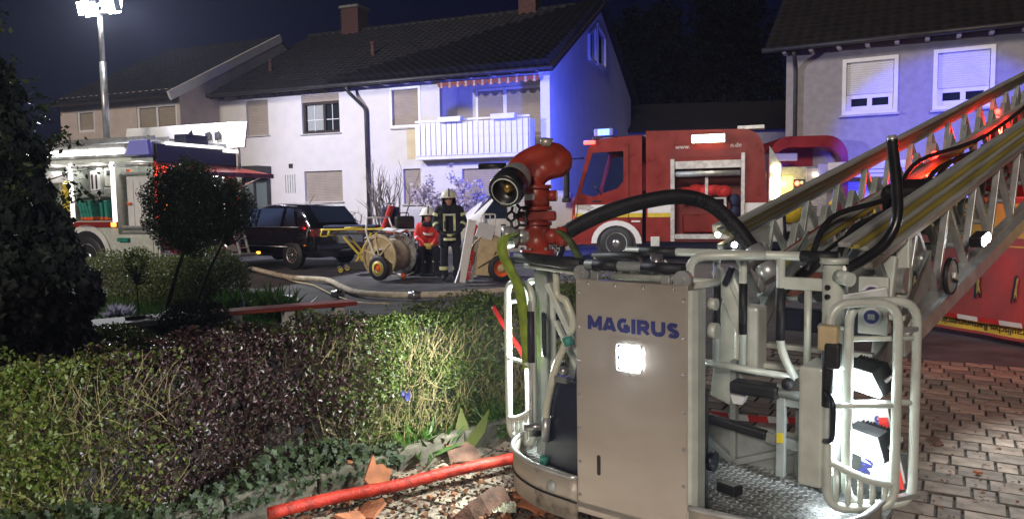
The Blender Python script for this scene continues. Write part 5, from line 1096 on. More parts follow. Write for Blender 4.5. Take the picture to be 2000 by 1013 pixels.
# swing gates with their lamps
def gate(a, c, off, name):
    a, c, off = Vector((*a, 0)), Vector((*c, 0)), Vector((*off, 0)); root = None
    for k in range(2):
        o = off*k; q = [a+o+V(0, 0, .3), a+o+V(0, 0, 1.13), c+o+V(0, 0, 1.13), c+o+V(0, 0, .3)]
        g = MB().tube(fillet(q, .09, 6, True), .0185, 10, closed=True).build('gate_frame', 'alu_white', bk)
        for z in ((.72, .98) if k else (.72,)): MB().tube([a+o+V(0, 0, z), c+o+V(0, 0, z)], .011, 8).build('gate_crossbar', 'alu_white', g)
        if k == 0:
            P = [a.lerp(c, t)+V(0, 0, .5-.1*math.sin(math.pi*t*.5)) for t in np.linspace(0, 1, 9)]; MB().tube(P, .016, 8).build('gate_bow', 'alu_white', g)
            for t in (.14, .32, .5, .68, .86): MB().tube([a.lerp(c, t)+V(0, 0, .3), a.lerp(c, t)+V(0, 0, .49-.1*math.sin(math.pi*t*.5))], .011, 8).build('gate_bar', 'alu_white', g)
    for z in (1.02, .34): MB().bar(c+V(0, 0, z), c+off*1.15+V(0, 0, z), .03, .02).build('gate_hinge', 'alu', bk, .003)
    return g
gate((.655, .42), (.87, .575), (.05, .09), 'right'); gate((-.74, .33), (-.965, .41), (.03, .13), 'left')
def lamp(c, d, par=bk):
    c = Vector(c); d = Vector(d).normalized(); q = d.to_track_quat('Y', 'Z').to_matrix(); h = MB()
    h.box(c-d*.04, (.16, .06, .12), q)
    for k in range(9): h.box(c-d*.075+q @ V(-.07+k*.0175, 0, 0), (.006, .05, .11), q)
    o = h.build('work_lamp', 'black_plastic', par, .004); MB().box(c, (.15, .015, .11), q).build('lamp_lens', 'led_cool', o, .004); MB().tube(fillet([c+q @ V(-.09, -.04, 0), c+q @ V(-.09, -.12, 0), c+q @ V(.09, -.12, 0), c+q @ V(.09, -.04, 0)], .02), .008, 6).build('lamp_bracket', 'alu', o)
    return o
lamp((.735, .6, .79), (-.55, -.75, -.55)); lamp((.745, .62, .52), (-.5, -.8, -.35))
light('gate_light', 'SPOT', (.69, .52, .74), 36, (.86, .95, 1), bk, .05, aim=(-.45, -.8, -.5), cone=150); light('gate_light', 'SPOT', (.7, .54, .5), 28, (.86, .95, 1), bk, .05, aim=(-.3, -.9, -.25), cone=150)
lamp((-.8, .52, .86), (-.75, -.2, -.45)); lamp((-.82, .55, .62), (-.9, .2, -.3))
light('gate_light', 'SPOT', (-.9, .46, .82), 170, (.95, 1, .9), bk, .05, aim=(-.62, -.7, -.12), cone=160); light('gate_light', 'POINT', (-.83, .44, .72), 30, (.9, 1, .93), bk, .05)
gp_ = MB().box((.665, .38, 1.0), (.075, .06, .1)).build('gate_latch', 'drum_cream', bk, .012); MB().box((.685, .365, .935), (.06, .05, .1)).build('latch_grip', 'rubber', gp_, .012); T([(.655, .41, 1.0), (.655, .41, .72)], .0225, 'gate_grip', 'rubber'); T([(-.745, .325, 1.0), (-.745, .325, .74)], .0225, 'gate_grip', 'rubber')
T([(-.745, .322, .36), (-.745, .322, 1.05)], .016, 'gate_lever', 'alu')
MB().cyl((.6, .5, 1.02), (.66, .43, 1.02), .016, n=10).build('latch_pin', 'alu', bk)
sp = MB().bb((.66, .83, .95), (.78, .86, 1.2)).build('socket_panel', 'alu_white', bk, .006)
for z in (1.13, 1.03): s_ = MB().cyl((.72, .83, z), (.72, .81, z), .042, n=18).build('socket', 'white_plastic', sp); MB().cyl((.72, .809, z), (.72, .806, z), .03, n=18).build('socket_ring', 'blue_print', s_); MB().box((.72, .804, z), (.028, .003, .024)).build('socket_cover', 'white_paint', s_)
bd = MB().box((.775, .72, .5), (.15, .012, .32), (0, R(-14), 0)).build('sign_board', 'white_paint', bk); MB().box((.83, .711, .48), (.035, .006, .3), (0, R(-14), 0)).build('red_stripe', 'tape_red', bd)
textobj('MAGIRUS', .062, 'blue_print', bd, (.76, .711, .5), (R(90), R(-76), 0), bold=.002)
# left corner: mast of the monitor, struts, hose, black case, top padding
MB().box((-.75, .44, .745), (.075, .075, 1.05), (0, 0, R(10))).build('monitor_post', 'alu_grey', bk, .012); MB().cyl((-.75, .44, 1.25), (-.75, .44, 1.285), .075, n=20).build('post_flange', 'alu', bk)
MB().bar((-.66, .36, 1.14), (-.44, .38, .72), .03, .045, up=(0, 1, 0)).build('diagonal_strut', 'alu_white', bk, .004); MB().bar((-.64, .39, .95), (-.46, .41, .6), .02, .03, up=(0, 1, 0)).build('diagonal_strut', 'alu_white', bk, .004)
MB().prism([(-.68, .44, .3), (-.36, .44, .3), (-.36, .44, .75), (-.56, .44, .92)], (0, .015, 0)).build('side_plate', 'alu_grey', bk)
T(spline([V(-.57, .3, 1.22), V(-.56, .29, 1.1), V(-.51, .29, 1.07), V(-.47, .29, .98), V(-.48, .29, .92)], 5), .018, 'drain_pipe', 'clear_hose')
T(spline([V(-.49, .28, .9), V(-.55, .26, .75), V(-.6, .25, .55), V(-.61, .25, .4)], 6), .019, 'clear_hose', 'clear_hose'); MB().cyl((-.5, .28, .9), (-.485, .28, .86), .026, n=12).build('hose_clamp', 'teal', bk); MB().cyl((-.605, .25, .5), (-.61, .25, .38), .022, n=10).build('hose_tail', 'alu', bk)
MB().box((-.5, .3, .47), (.26, .09, .44), (R(-6), 0, R(-12))).build('black_case', 'navy_plastic', bk, .02); MB().box((-.42, .33, .74), (.12, .04, .15), (0, .3, 0)).build('case_lid', 'navy_plastic', bk, .015)
MB().ball((-.5, .25, .74), .025, 10).box((-.51, .25, .7), (.07, .03, .03)).build('valve', 'steel', bk); MB().cyl((-.7, .3, .38), (-.7, .3, .43), .026, n=12).build('pipe_clamp', 'rubber', bk); MB().cyl((-.75, .27, .42), (-.66, .3, .43), .02, n=10).build('pipe_clamp', 'steel', bk); MB().cyl((-.62, .25, .26), (-.62, .25, .3), .022, n=12).build('teal_fitting', 'teal', bk)
T([(-.71, .38, .98), (-.67, .33, .98), (-.67, .33, .78), (-.71, .38, .78)], .012, 'grab_handle', 'rubber', fil=.03)
T([(-.83, .33, 1.268), (-.28, .09, 1.268)], .028, 'padded_rail', 'rubber'); T([(-.8, .36, 1.225), (-.3, .14, 1.225)], .014, 'rail_support', 'alu_white')
T([(-.24, .05, 1.275), (.2, .05, 1.275)], .021, 'front_rail', 'alu_grey'); T([(-.2, .05, 1.275), (-.08, .05, 1.275)], .0235, 'rail_grip', 'rubber'); T([(.03, .05, 1.275), (.21, .05, 1.275)], .0235, 'rail_grip', 'rubber')
for x in (-.21, .12): MB().prism([(x-.02, .06, 1.2), (x+.02, .06, 1.2), (x+.028, .06, 1.285), (x, .06, 1.31)], (0, .02, 0)).build('rail_bracket', 'alu', bk, .003)
MB().cyl((0.215, 0.05, 1.235), (0.215, 0.02, 1.235), .036, n=18).cyl((0.215, 0.02, 1.235), (0.215, 0.012, 1.235), .012, n=10).build('pivot_disc', 'alu', bk); MB().cyl((-0.27, 0.08, 1.235), (-0.27, 0.05, 1.235), .036, n=18).cyl((-0.27, 0.05, 1.235), (-0.27, 0.042, 1.235), .012, n=10).build('pivot_disc', 'alu', bk)
T([(-.55, .62, 1.26), (-.3, .52, 1.275), (-.22, .5, 1.275), (-.2, .5, 1.12)], .026, 'padded_rail', 'rubber', fil=.07); MB().cyl((-.14, .5, 1.2), (-.14, .5, 1.29), .03, n=14).build('pin', 'steel', bk)
T([(-.02, .6, 1.12), (-.02, .6, 1.27), (.1, .62, 1.285), (.3, .7, 1.287)], .021, 'bent_rail', 'alu_white', fil=.08)
T([(-.25, .3, 1.2), (.24, .3, 1.2)], .016, 'cross_tube', 'alu_white'); T([(.22, .1, 1.2), (.24, .3, 1.2), (.05, .74, 1.22)], .014, 'cross_tube', 'alu_white')
MB().cyl((.27, .16, 1.13), (.3, .16, 1.13), .024, n=14).build('white_cap', 'alu_white', bk); MB().cyl((.265, .18, 1.02), (.295, .18, 1.02), .032, n=14).build('white_cap', 'alu_white', bk); MB().cyl((.285, .14, .5), (.305, .14, .5), .04, n=14).build('blue_cap', 'navy_plastic', bk)
# parts between basket and ladder
MB().prism([(-.05, .9, .55), (.1, .9, .5), (.16, .9, .95), (.06, .9, 1.2), (0, .9, 1.0)], (0, .08, 0)).build('mount_arm', 'alu_white', bk, .01); MB().box((.14, .95, .85), (.12, .14, .34)).build('mount_box', 'alu_white', bk, .015); MB().bar((0, .86, 1.2), (.12, .9, .9), .05, .06).build('mount_lever', 'alu_white', bk, .01); MB().box((.07, .84, 1.17), (.03, .03, .1), (0, .4, 0)).build('lever_grip', 'navy_plastic', bk, .008)
for k in range(4): MB().bar((.12+.04*k, 1.0+.14*k, .72+.075*k), (.62+.04*k, 1.0+.14*k, .72+.075*k), .05, .025).build('ladder_step', 'alu_white' if k != 2 else 'rubber', bk, .004)
MB().prism([(.1, 1.02, .72), (.14, 1.8, 1.35), (.14, 1.8, 1.2), (.1, 1.02, .9)], (.015, 0, 0)).build('step_cheek', 'alu_grey', bk); MB().prism([(.68, 1.02, .6), (.75, 1.9, 1.25), (.75, 1.9, 1.05), (.68, 1.02, .8)], (.02, 0, 0)).build('step_cheek', 'alu_grey', bk)
MB().bb((.3, .9, .92), (.7, .98, 1.02)).build('dark_beam', 'navy_plastic', bk, .01)
kn = thing('small_case', 'small dark box lying on the basket tread floor', 'box', BM @ V(.24, .45, .255), BA+R(-15)); MB().box((0, 0, .022), (.1, .06, .042)).build('case', 'black_plastic', kn, .006); MB().box((0, 0, .045), (.07, .035, .004)).build('label_plate', 'alu_grey', kn)
dm = MB(); rr = random.Random(4)
for k in range(160): x, y = rr.uniform(-.55, -.3), rr.uniform(.12, .3); dm.box((x, y, .256), (rr.uniform(.006, .02), rr.uniform(.006, .016), .008), (0, 0, rr.uniform(0, 3)))
o = dm.build('floor_dirt', 'tile_old', bk, fix=False); o['kind'] = 'stuff'

# ------------------------------------------------------------------ red water cannon on the basket
wc = thing('water_cannon', 'red water cannon with black nozzle mounted on the basket post', 'water cannon', at(1050, 495, 3.75)); wo = wc.location.copy()
def wp(px, py, Y=3.75): return at(px, py, Y)-wo
b = MB().lathe([(.09, -.005), (.09, .02), (.062, .022), (.06, .11), (.066, .12), (.066, .15), (.055, .155), (.053, .22), (.063, .222), (.064, .33), (.056, .34), (.042, .345), (.04, .4)], (0, 0, 0), (0, 0, 1), 24); b.build('column', 'red_cast', wc)
for z, r in ((.152, .074), (.228, .075), (.335, .074)): MB().cyl((0, 0, z-.01), (0, 0, z+.01), r, n=24).build('flange', 'red_cast', wc)
MB().box((0, -.01, .19), (.19, .1, .05)).build('valve_body', 'red_cast', wc, .012)
MB().cyl((.055, 0, .29), (.1, -.01, .29), .028, n=16).build('side_port', 'red_cast', wc); MB().box((-.04, -.062, .285), (.05, .006, .028)).build('type_plate', 'white_plastic', wc)
el = MB().tube(spline([V(0, 0, .36), V(.03, 0, .41), V(.1, .02, .435), V(.125, .03, .465), V(.08, .03, .495), V(-.01, .01, .475), V(-.075, -.01, .435), V(-.105, -.04, .395)], 6), [.045]*6+[.055]*6+[.062]*10+[.066]*8+[.066]*7+[.066]*6, 18); remeshed(el, 'swivel_body', 'red_cast', wc, .012, 4)
MB().cyl((.05, .0, .54), (.053, -.008, .575), .032, n=20).build('top_cap', 'alu_panel', wc)
nd = V(-.34, -.85, -.42).normalized(); n0 = V(-.092, -.045, .395)
MB().lathe([(.068, 0), (.078, .03), (.08, .07), (.07, .09)], n0, nd, 24).build('nozzle_collar', 'alu', wc); nz_ = MB().lathe([(.07, .085), (.085, .1), (.088, .18), (.082, .2), (.07, .2), (.066, .15), (.02, .14), (.001, .14)], n0, nd, 28).build('nozzle', 'rubber_shiny', wc)
MB().lathe([(.068, .2), (.066, .204), (.063, .203)], n0, nd, 28).build('nozzle_ring', 'white_paint', nz_); MB().lathe([(.03, .14), (.02, .175), (.008, .18), (.001, .178)], n0, nd, 14).build('nozzle_core', 'brass', nz_)
T([n0+V(-.06, .08, .05), n0+V(-.2, .1, .05)], .016, 'aim_handle', 'black_plastic', par=wc)
hw = []; hc = V(-.1, -.05, .19); ha = V(-.55, -.8, .1).normalized(); hx, hy, hz_ = basis(ha)
for k in range(50): a = 2*math.pi*k/50; r = .055*(1+.18*math.cos(5*a)); hw.append(hc+hx*r*math.cos(a)+hy*r*math.sin(a))
w_ = MB().tube(hw, .0075, 6, closed=True).build('handwheel', 'black_plastic', wc); s = MB()
for k in range(5): a = 2*math.pi*(k+.5)/5; s.tube([hc, hc+(hx*math.cos(a)+hy*math.sin(a))*.047], .006, 6)
s.cyl(hc-ha*.01, hc+ha*.02, .014, n=10); s.build('wheel_spokes', 'black_plastic', w_); T([hc, V(0, 0, .19)], .012, 'valve_stem', 'steel', par=wc)
for s, m in ((-1, 'alu'), (1, 'red_cast')): MB().cyl((s*.03, 0, .085), (s*.12, -.02, .085), .042, n=18).cyl((s*.1, -.018, .085), (s*.15, -.025, .085), .056 if s < 0 else .05, n=18).build('inlet', m if s < 0 else 'red_cast', wc)
MB().lathe([(.05, .0), (.058, .02), (.058, .05), (.045, .06), (.03, .06)], (-.12, -.022, .085), (-1, -.15, 0), 18).build('inlet_coupling', 'alu', wc)
for k in range(6): a = k*math.pi/3; MB().cyl((.078*math.cos(a), .078*math.sin(a), .018), (.078*math.cos(a), .078*math.sin(a), .034), .009, n=6).build('bolt', 'steel', wc)
bh = thing('suction_hose', 'thick black ribbed hose arching from the water cannon to the ladder', 'hose')
hpnt = spline([at(1085, 468, 3.75), at(1130, 440, 3.76), at(1190, 413, 3.8), at(1260, 393, 3.86), at(1330, 384, 3.94), at(1385, 398, 4.0), at(1430, 435, 4.02), at(1465, 478, 3.98), at(1490, 515, 3.92)], 9)
MB().tube(hpnt, .038, 16).build('hose', 'rubber_shiny', bh); rb = MB()
for i in range(2, len(hpnt)-2):
    for f_ in (0, .33, .66):
        p = hpnt[i].lerp(hpnt[i+1], f_); d = (hpnt[i+1]-hpnt[i]).normalized(); rb.cyl(p-d*.004, p+d*.004, .04, n=16)
tag(rb.build('hose_ribs', 'rubber', bh, fix=False), kind='stuff')
d = (hpnt[-1]-hpnt[-5]).normalized(); e = hpnt[-1]; MB().cyl(e-d*.1, e-d*.02, .056, n=18).cyl(e-d*.01, e+d*.1, .052, n=18).build('hose_coupling', 'alu', bh); MB().cyl(e-d*.03, e+d*.01, .06, n=18).build('coupling_band', 'dark_wood', bh)
stp = thing('lifting_strap', 'yellow-green webbing strap hanging from the water cannon inlet', 'strap')
def ribbon(P, w, wd): # a flat strap along P
    v = []; P = spline(P, 6)
    for p, q in zip(P, np.linspace(0, 1, len(P))): v += [p-wd*w/2, p+wd*w/2]
    return MB().add(v, [(2*i, 2*i+1, 2*i+3, 2*i+2) for i in range(len(P)-1)], True)
o = ribbon([at(1006, 455, 3.66), at(985, 462, 3.62), at(980, 490, 3.62), at(995, 525, 3.62), at(1012, 560, 3.64), at(1020, 600, 3.7), at(1026, 660, 3.72), at(1030, 720, 3.74)], .055, V(.85, -.5, .1)).build('strap_band', 'strap', stp); o.modifiers.new('s', 'SOLIDIFY').thickness = .006
o = ribbon([at(1090, 448, 3.7), at(1110, 465, 3.6), at(1125, 490, 3.5), at(1136, 515, 3.4), at(1140, 535, 3.36)], .045, V(.8, .5, .1)).build('dark_strap_band', 'strap_dark', stp); o.modifiers.new('s', 'SOLIDIFY').thickness = .006

# ------------------------------------------------------------------ turntable ladder: local x up along the ladder, y across, z normal to it
LD = Vector((.706, .67, .231)).normalized(); LH = Vector((-LD.y, LD.x, 0)).normalized(); LN = LD.cross(LH); LO = Vector((1.917, 3.9, 1.419))
la = thing('turntable_ladder', 'nested aluminium turntable ladder sloping up to the right behind the basket', 'ladder', LO, rot=Matrix((LD, LH, LN)).transposed().to_euler())
XL = 7.6
for y, sg, x0 in ((0, -1, -.42), (.8, 1, -.2)):
    for k, m in enumerate(('grey_rail', 'olive_rail', 'grey_rail', 'olive_rail', 'grey_rail')): MB().bb((x0+.06*k, y+sg*(.018*k)-.03, -.026*(k+1)+.002), (XL, y+sg*(.018*k)+.03, -.026*k)).build('handrail_profile', m, la, .005)
    MB().bb((x0+.1, y+sg*.075-.015, -.165), (XL, y+sg*.075+.03, -.132)).build('rail_flange', 'alu_panel' if sg < 0 else 'alu_grey', la, .004)
lbm = {}
for y, m, zb, st_ in ((-.06, 'alu', -.6, .56), (.12, 'alu_grey', -.5, .5), (.66, 'alu_grey', -.46, .44), (.86, 'alu_grey', -.6, .52)):
    x = -.2 if y < 0 else .0; k = 0
    while x < XL-.4:
        p, q = ((x, y, -.15), (x+st_*.5, y, zb)) if k % 2 == 0 else ((x, y, zb), (x+st_*.5, y, -.15)); MB().bar(p, q, .03, .042, up=(0, 1, 0)).build('lattice_bar', m, la, .003); x += st_*.5; k += 1
    MB().bb((-.05, y-.03, zb-.06), (XL, y+.03, zb)).build('lower_chord', m, la, .004)
MB().bb((-.05, -.12, -.74), (XL, -.03, -.64)).build('main_beam', 'alu', la, .006); MB().bb((.1, .83, -.74), (XL, .92, -.64)).build('main_beam', 'alu', la, .006)
for k in range(24): MB().cyl((.1+k*.3, .02, -.52), (.1+k*.3, .78, -.52), .018, n=10).build('rung', 'alu_grey', la)
for y, z, r, m in ((.3, -.42, .03, 'rubber'), (.4, -.44, .025, 'rubber'), (.52, -.4, .035, 'black_plastic'), (.24, -.3, .006, 'red_paint'), (.62, -.26, .006, 'red_paint')): T(spline([V(-.1, y, z), V(1.2, y+.03, z+.02), V(3, y, z-.02), V(6.5, y, z)], 4), r, 'supply_and_glow_line', m, par=la)  # thin red tubes paint in the red light reflected along the ladder
for y in (.17, .63):
    MB().bb((-.02, y-.025, -.3), (XL, y+.025, -.25)).build('inner_handrail', 'grey_rail', la, .005); MB().bb((.02, y-.015, -.345), (XL, y+.035, -.302)).build('inner_handrail', 'olive_rail', la, .005)
for k in range(9): MB().bar((.2+k*.75, .17, -.46), (.55+k*.75, .63, -.46), .03, .03).build('cross_brace', 'alu_grey', la)
for q, (y, z) in enumerate(((.28, -.2), (.36, -.24), (.5, -.18))): T(spline([V(.2, y, z-.2), V(.7, y+.05, z), V(1.5, y-.04, z-.05), V(2.4, y+.06, z+.02), V(4, y, z-.08), V(6.5, y, z)], 6), .018, 'cable', 'rubber', par=la)
MB().cyl((1.15, .35, -.3), (1.5, .35, -.28), .055, n=14).build('line_coupling', 'alu_panel', la); MB().bb((1.65, .25, -.42), (1.95, .6, -.2)).build('dark_motor', 'rubber', la, .04); MB().bb((.4, .2, -.45), (.8, .6, -.36)).build('gear_plate', 'alu_grey', la, .01)
for x, y, z in ((2.75, .7, -.2), (2.95, .62, -.22), (5.0, .66, -.26), (5.2, .7, -.22)):
    q = MB().ball((x, y, z), .03, 10).build('red_marker_lamp', 'red_on', la)
light('red_glow', 'POINT', (2.85, .6, -.4), 20., (1, .02, .01), la, .03); light('red_glow', 'POINT', (5.1, .6, -.42), 45., (1, .02, .01), la, .03)
for y in (-.13,):
    pl = MB().lathe([(.085, -.02), (.1, -.015), (.1, .0), (.085, .005), (.08, -.008), (.03, -.008), (.001, -.002)], (.62, y-.03, -.5), (0, -1, 0), 28).build('cable_pulley', 'alu', la); MB().lathe([(.1, -.022), (.108, -.02), (.108, .004), (.1, .006)], (.62, y-.03, -.5), (0, -1, 0), 28).build('pulley_tyre', 'rubber', pl); MB().box((.62, y-.05, -.5), (.09, .02, .035), (0, .5, 0)).build('pulley_arm', 'alu_white', pl, .005)
wl_ = MB().box((1.12, -.17, -.42), (.15, .07, .07)).build('ladder_lamp', 'black_plastic', la, .01)
for x in (1.08, 1.16): MB().ball((x, -.21, -.42), .032, 12, (1, .4, 1)).build('led_lens', 'led_cool', wl_)
light('ladder_light', 'SPOT', (1.12, -.26, -.42), 85, (.9, .95, 1), la, .04, aim=(-.25, -1, -.5), cone=150)
MB().bb((.05, .95, -.12), (.2, 1.02, -.05)).build('tip_lamp_housing', 'alu_grey', la, .01); MB().ball((0, .95, -.1), .018, 10).build('tip_lamp', 'led_warm', la)
for x, z in ((.9, -.3), (1.5, -.42), (1.9, -.36)): MB().box((x, -.02, z), (.03, .012, .03)).build('amber_reflector', 'orange', la)
MB().prism([(-.3, .05, -.2), (-.05, .05, -.12), (.1, .05, -.3), (-.1, .05, -.55), (-.28, .05, -.45)], (0, .05, 0)).build('hook_plate', 'alu', la, .01); MB().prism([(-.1, .75, -.12), (.3, .75, -.12), (.2, .75, -.3), (-.05, .75, -.32)], (0, .06, 0)).build('hook_plate', 'alu', la, .01)
MB().bar((-.3, .1, -.25), (.15, .1, -.12), .05, .06).build('cast_arm', 'alu_white', la, .01); MB().bar((-.35, -.1, -.62), (.0, -.06, -.2), .05, .07, up=(0, 1, 0)).build('cast_arm', 'alu_white', la, .01); MB().bar((.05, -.08, -.7), (.2, -.06, -.15), .05, .07, up=(0, 1, 0)).build('cast_arm', 'alu_white', la, .01)
MB().cyl((.1, -.1, -.36), (.1, .3, -.36), .07, n=20).build('pivot_drum', 'alu', la); MB().box((.35, -.1, -.36), (.12, .05, .16)).build('pulley_bracket', 'alu', la, .02)
MB().bb((XL-.6, -.5, -1.0), (XL+1.4, 1.3, -.6)).build('turntable_head', 'red_paint', la, .05)
hr = thing('padded_handrail', 'black padded bent handrail rising beside the ladder foot', 'handrail'); T(spline([at(1648, 528, 3.32), at(1690, 505, 3.33), at(1728, 475, 3.35), at(1751, 430, 3.36), at(1752, 370, 3.36), at(1745, 300, 3.36), at(1742, 272, 3.36)], 7), .024, 'rail', 'rubber_shiny', par=hr, n=12); T([at(1743, 285, 3.36), at(1741, 264, 3.36)], .02, 'end_cap', 'alu', par=hr); T([at(1648, 528, 3.32), BM @ V(.62, .71, 1.24)], .02, 'clamp_tube', 'alu', par=hr)
sm_ = thing('basket_lamp', 'tiny bright lamp on the basket rail below the black hose', 'lamp', at(1432, 478, 3.62)); MB().box((0, 0, 0), (.05, .04, .035)).build('housing', 'black_plastic', sm_, .006); MB().ball((0, -.022, .002), .014, 10).build('lens', 'led_cool', sm_); MB().cyl((0, 0, -.01), (0, 0, -.06), .006, n=8).build('stalk', 'steel', sm_)
# turntable truck out of frame that carries the ladder
tk = thing('ladder_truck', 'red chassis of the turntable ladder truck beyond the right edge', 'fire engine', LO+LD*7.6-V(0, 0, 3.1), R(43)); MB().bb((-1, -1.25, .5), (4.5, 1.25, 1.9)).build('chassis', 'red_paint', tk, .05); MB().cyl((.4, 0, 1.9), (.4, 0, 2.6), .7, n=24).build('turntable', 'alu', tk)
tb_ = MB().cyl((3.0, .9, 1.9), (3.0, .9, 2.5), .05, n=12).cyl((3.0, .9, 2.5), (3.0, .9, 2.72), .1, n=16).build('blue_beacon', 'blue_dim', tk)  # unseen beacon, added so its light washes the right house blue
light('beacon_light', 'SPOT', (3.0, 1.15, 2.62), 4200, (.05, .06, 1), tk, .12, aim=(.89, .47, -.03), cone=42, blend=.3)
light('beacon_light', 'POINT', (2.75, .9, 2.62), 45, (.03, .05, 1), tk, .12)
for x in (0, 3.4):
    for s in (-1, 1): wheel(tk, (x, s*1.1, .48), .48, .28, (0, s, 0), 'alu_grey', 0, 'steel')

# ------------------------------------------------------------------ red tool tarpaulin at right, barrier tape, debris
tp_ = thing('tool_tarpaulin', 'red tarpaulin with yellow borders and black tool outlines hanging at right', 'tarpaulin'); A0 = V(4.35, 9.65, 0); AD = V(.43, -1.11, 0).normalized(); AN = V(-AD.y, AD.x, 0)*1
if AN.y > 0: AN = -AN
def tw(s, z, o=0.): return A0+AD*s+V(0, 0, z)-AN*(.12*z)+AN*(.03*math.sin(s*3.1+z*2)+.012*math.sin(s*9+z*5)+o)
def sheet(s0, s1, z0, z1, o, name, m, n=40, k=10):
    v = [tw(s0+(s1-s0)*i/n, z0+(z1-z0)*j/k, o) for j in range(k+1) for i in range(n+1)]; return MB().add(v, [(j*(n+1)+i, j*(n+1)+i+1, (j+1)*(n+1)+i+1, (j+1)*(n+1)+i) for j in range(k) for i in range(n)], True).build(name, m, tp_)
o = sheet(0, 4.6, .04, 1.5, 0, 'red_sheet', 'tarp_red', 60, 14); sheet(0, 4.6, .07, .19, .004, 'lower_border', 'tarp_yellow', 60, 3); sheet(0, 4.6, 1.08, 1.44, .004, 'upper_border', 'tarp_yellow', 60, 4); sheet(0, 4.6, .985, 1.0, .004, 'thin_line', 'tarp_yellow', 60, 1)
tm = textobj('hydraulisches Rettungsgerät', .1, 'black_plastic', None, (0, 0, 0), (0, 0, 0), bold=.001, extrude=.0005)
for v in tm.data.vertices: p = v.co.copy(); v.co = tw(2.0-p.x*-1-.0 if 0 else 1.95+p.x*-1*-1*-1+.0, .13-p.y, .009)
tm.parent = tp_
for s, w in ((1.35, 1), (1.78, 1), (2.2, .5), (2.62, 1), (.95, .8)):
    pg = [(-.05, 0), (-.04, .26), (.0, .3), (.06, .28), (.05, .06), (.08, .0), (.1, -.1), (.05, -.1), (.045, -.05), (0, -.06), (0, -.12), (-.05, -.12)]
    MB().add([tw(s+a*w*.65, .5+b_*.7, .008) for a, b_ in pg], [tuple(range(len(pg)))]).build('tool_outline', 'navy_plastic', tp_); MB().add([tw(s+.02+a*w*.36, .53+b_*.5, .012) for a, b_ in pg], [tuple(range(len(pg)))]).build('tool_outline_fill', 'olive_rail', tp_)
T([tw(-.1, 1.48, -.04), tw(4.7, 1.48, -.04)], .03, 'support_rail', 'alu', par=tp_)
for s in (.1, 2.3, 4.5): T([tw(s, 1.5, -.06), tw(s, 0, -.1)], .025, 'support_post', 'alu', par=tp_)
def tape(label, P, w, n):
    r = thing('barrier_tape', label, 'barrier tape', group='red and white barrier tapes'); P = spline(P, 4); P = [P[0].lerp(P[0], 0)]+P[1:]
    L = [0]
    for i in range(1, len(P)): L.append(L[-1]+(P[i]-P[i-1]).length)
    def pt(t):
        t *= L[-1]
        for i in range(1, len(P)):
            if t <= L[i]+1e-9: return P[i-1].lerp(P[i], (t-L[i-1])/(L[i]-L[i-1]+1e-9))
        return P[-1]
    for k in range(n):
        v = []
        for q in range(5): p = pt((k+q/4)/n); v += [p, p+V(-.01, .0, w)]
        MB().add(v, [(2*q, 2*q+1, 2*q+3, 2*q+2) for q in range(4)]).build('tape_field', 'tape_red' if k % 2 else 'tape_white', r)
tape('red and white barrier tape sagging across the foot of the red tarpaulin', [tw(-.3, .3, .06), tw(1.2, .2, .09), tw(2.4, .19, .08), tw(3.6, .22, .08)], .05, 16)
tape('red and white barrier tape low behind the basket floor', [gz(1350, 808, .06), gz(1420, 818, .04), gz(1500, 825, .03), gz(1600, 828, .05), gz(1660, 826, .06)], .045, 8)
def pipe_pt(px, py, z): return gz(px, py, z)
rh = thing('red_fire_hose', 'long red pressure hose lying straight over the debris in the foreground', 'hose'); e0, e1_ = gz(535, 1000, .07), gz(1012, 892, .09)
HP = spline([e0-(e1_-e0)*.02, e0.lerp(e1_, .22)+V(-.005, .005, .004), e0.lerp(e1_, .45)+V(.004, -.005, .0), e0.lerp(e1_, .7)+V(-.002, .003, .004), e1_], 7); MB().tube(HP, [.031+.001*math.sin(i*1.9) for i in range(len(HP))], 16).build('hose', 'red_hose', rh); MB().cyl(e1_, e1_+(e1_-e0).normalized()*.07, .034, n=16).build('end_fitting', 'steel', rh)
rs_ = thing('red_strap', 'narrow red strap hanging between hedge and left gate', 'strap'); o = ribbon([at(963, 598, 4.4), at(978, 625, 4.3), at(1000, 660, 4.2), at(1020, 690, 4.1), at(1030, 718, 4.0)], .03, V(.7, .5, .5)).build('band', 'tape_red', rs_); o.modifiers.new('s', 'SOLIDIFY').thickness = .004
def shard(label, p, l, w, rot, m, seed, curve=.25, name='broken_tile'):
    r_ = random.Random(seed); n = 4; vs = []; f = []
    for i in range(n+1):
        u = i/n-.5; y0 = -w/2+r_.uniform(-.08, .08)*w; y1 = w/2+r_.uniform(-.12, .12)*w*(1 if abs(u) < .35 else 2.5); h = -curve*l*u*u
        vs += [(u*l, y0, h), (u*l, y1, h), (u*l, y1, h+.014), (u*l, y0, h+.014)]
    for i in range(n): f += [(i*4+k, i*4+(k+1) % 4, i*4+4+(k+1) % 4, i*4+4+k) for k in range(4)]
    f += [(0, 1, 2, 3), (n*4+3, n*4+2, n*4+1, n*4)]
    o = MB().add(vs, f).build(name, m, None, .002, p, rot); return tag(o, label, 'roof tile', 'broken roof tiles on the ground')
shard('large broken clay tile leaning at the kerb beside the broad leaf', gz(905, 885, .04), .19, .15, (R(28), R(5), R(20)), 'tile_old', 1)
shard('clay tile fragment standing on edge behind the red hose', gz(738, 928, .07), .15, .12, (R(70), R(35), R(35)), 'tile_clay', 2)
shard('clay tile fragment under the middle of the red hose', gz(720, 995, .03), .2, .12, (R(25), R(-20), R(-40)), 'tile_clay', 3)
shard('dark curved ridge tile piece in the centre foreground', gz(945, 985, .05), .32, .1, (R(55), R(-12), R(38)), 'tile_old', 4, .5)
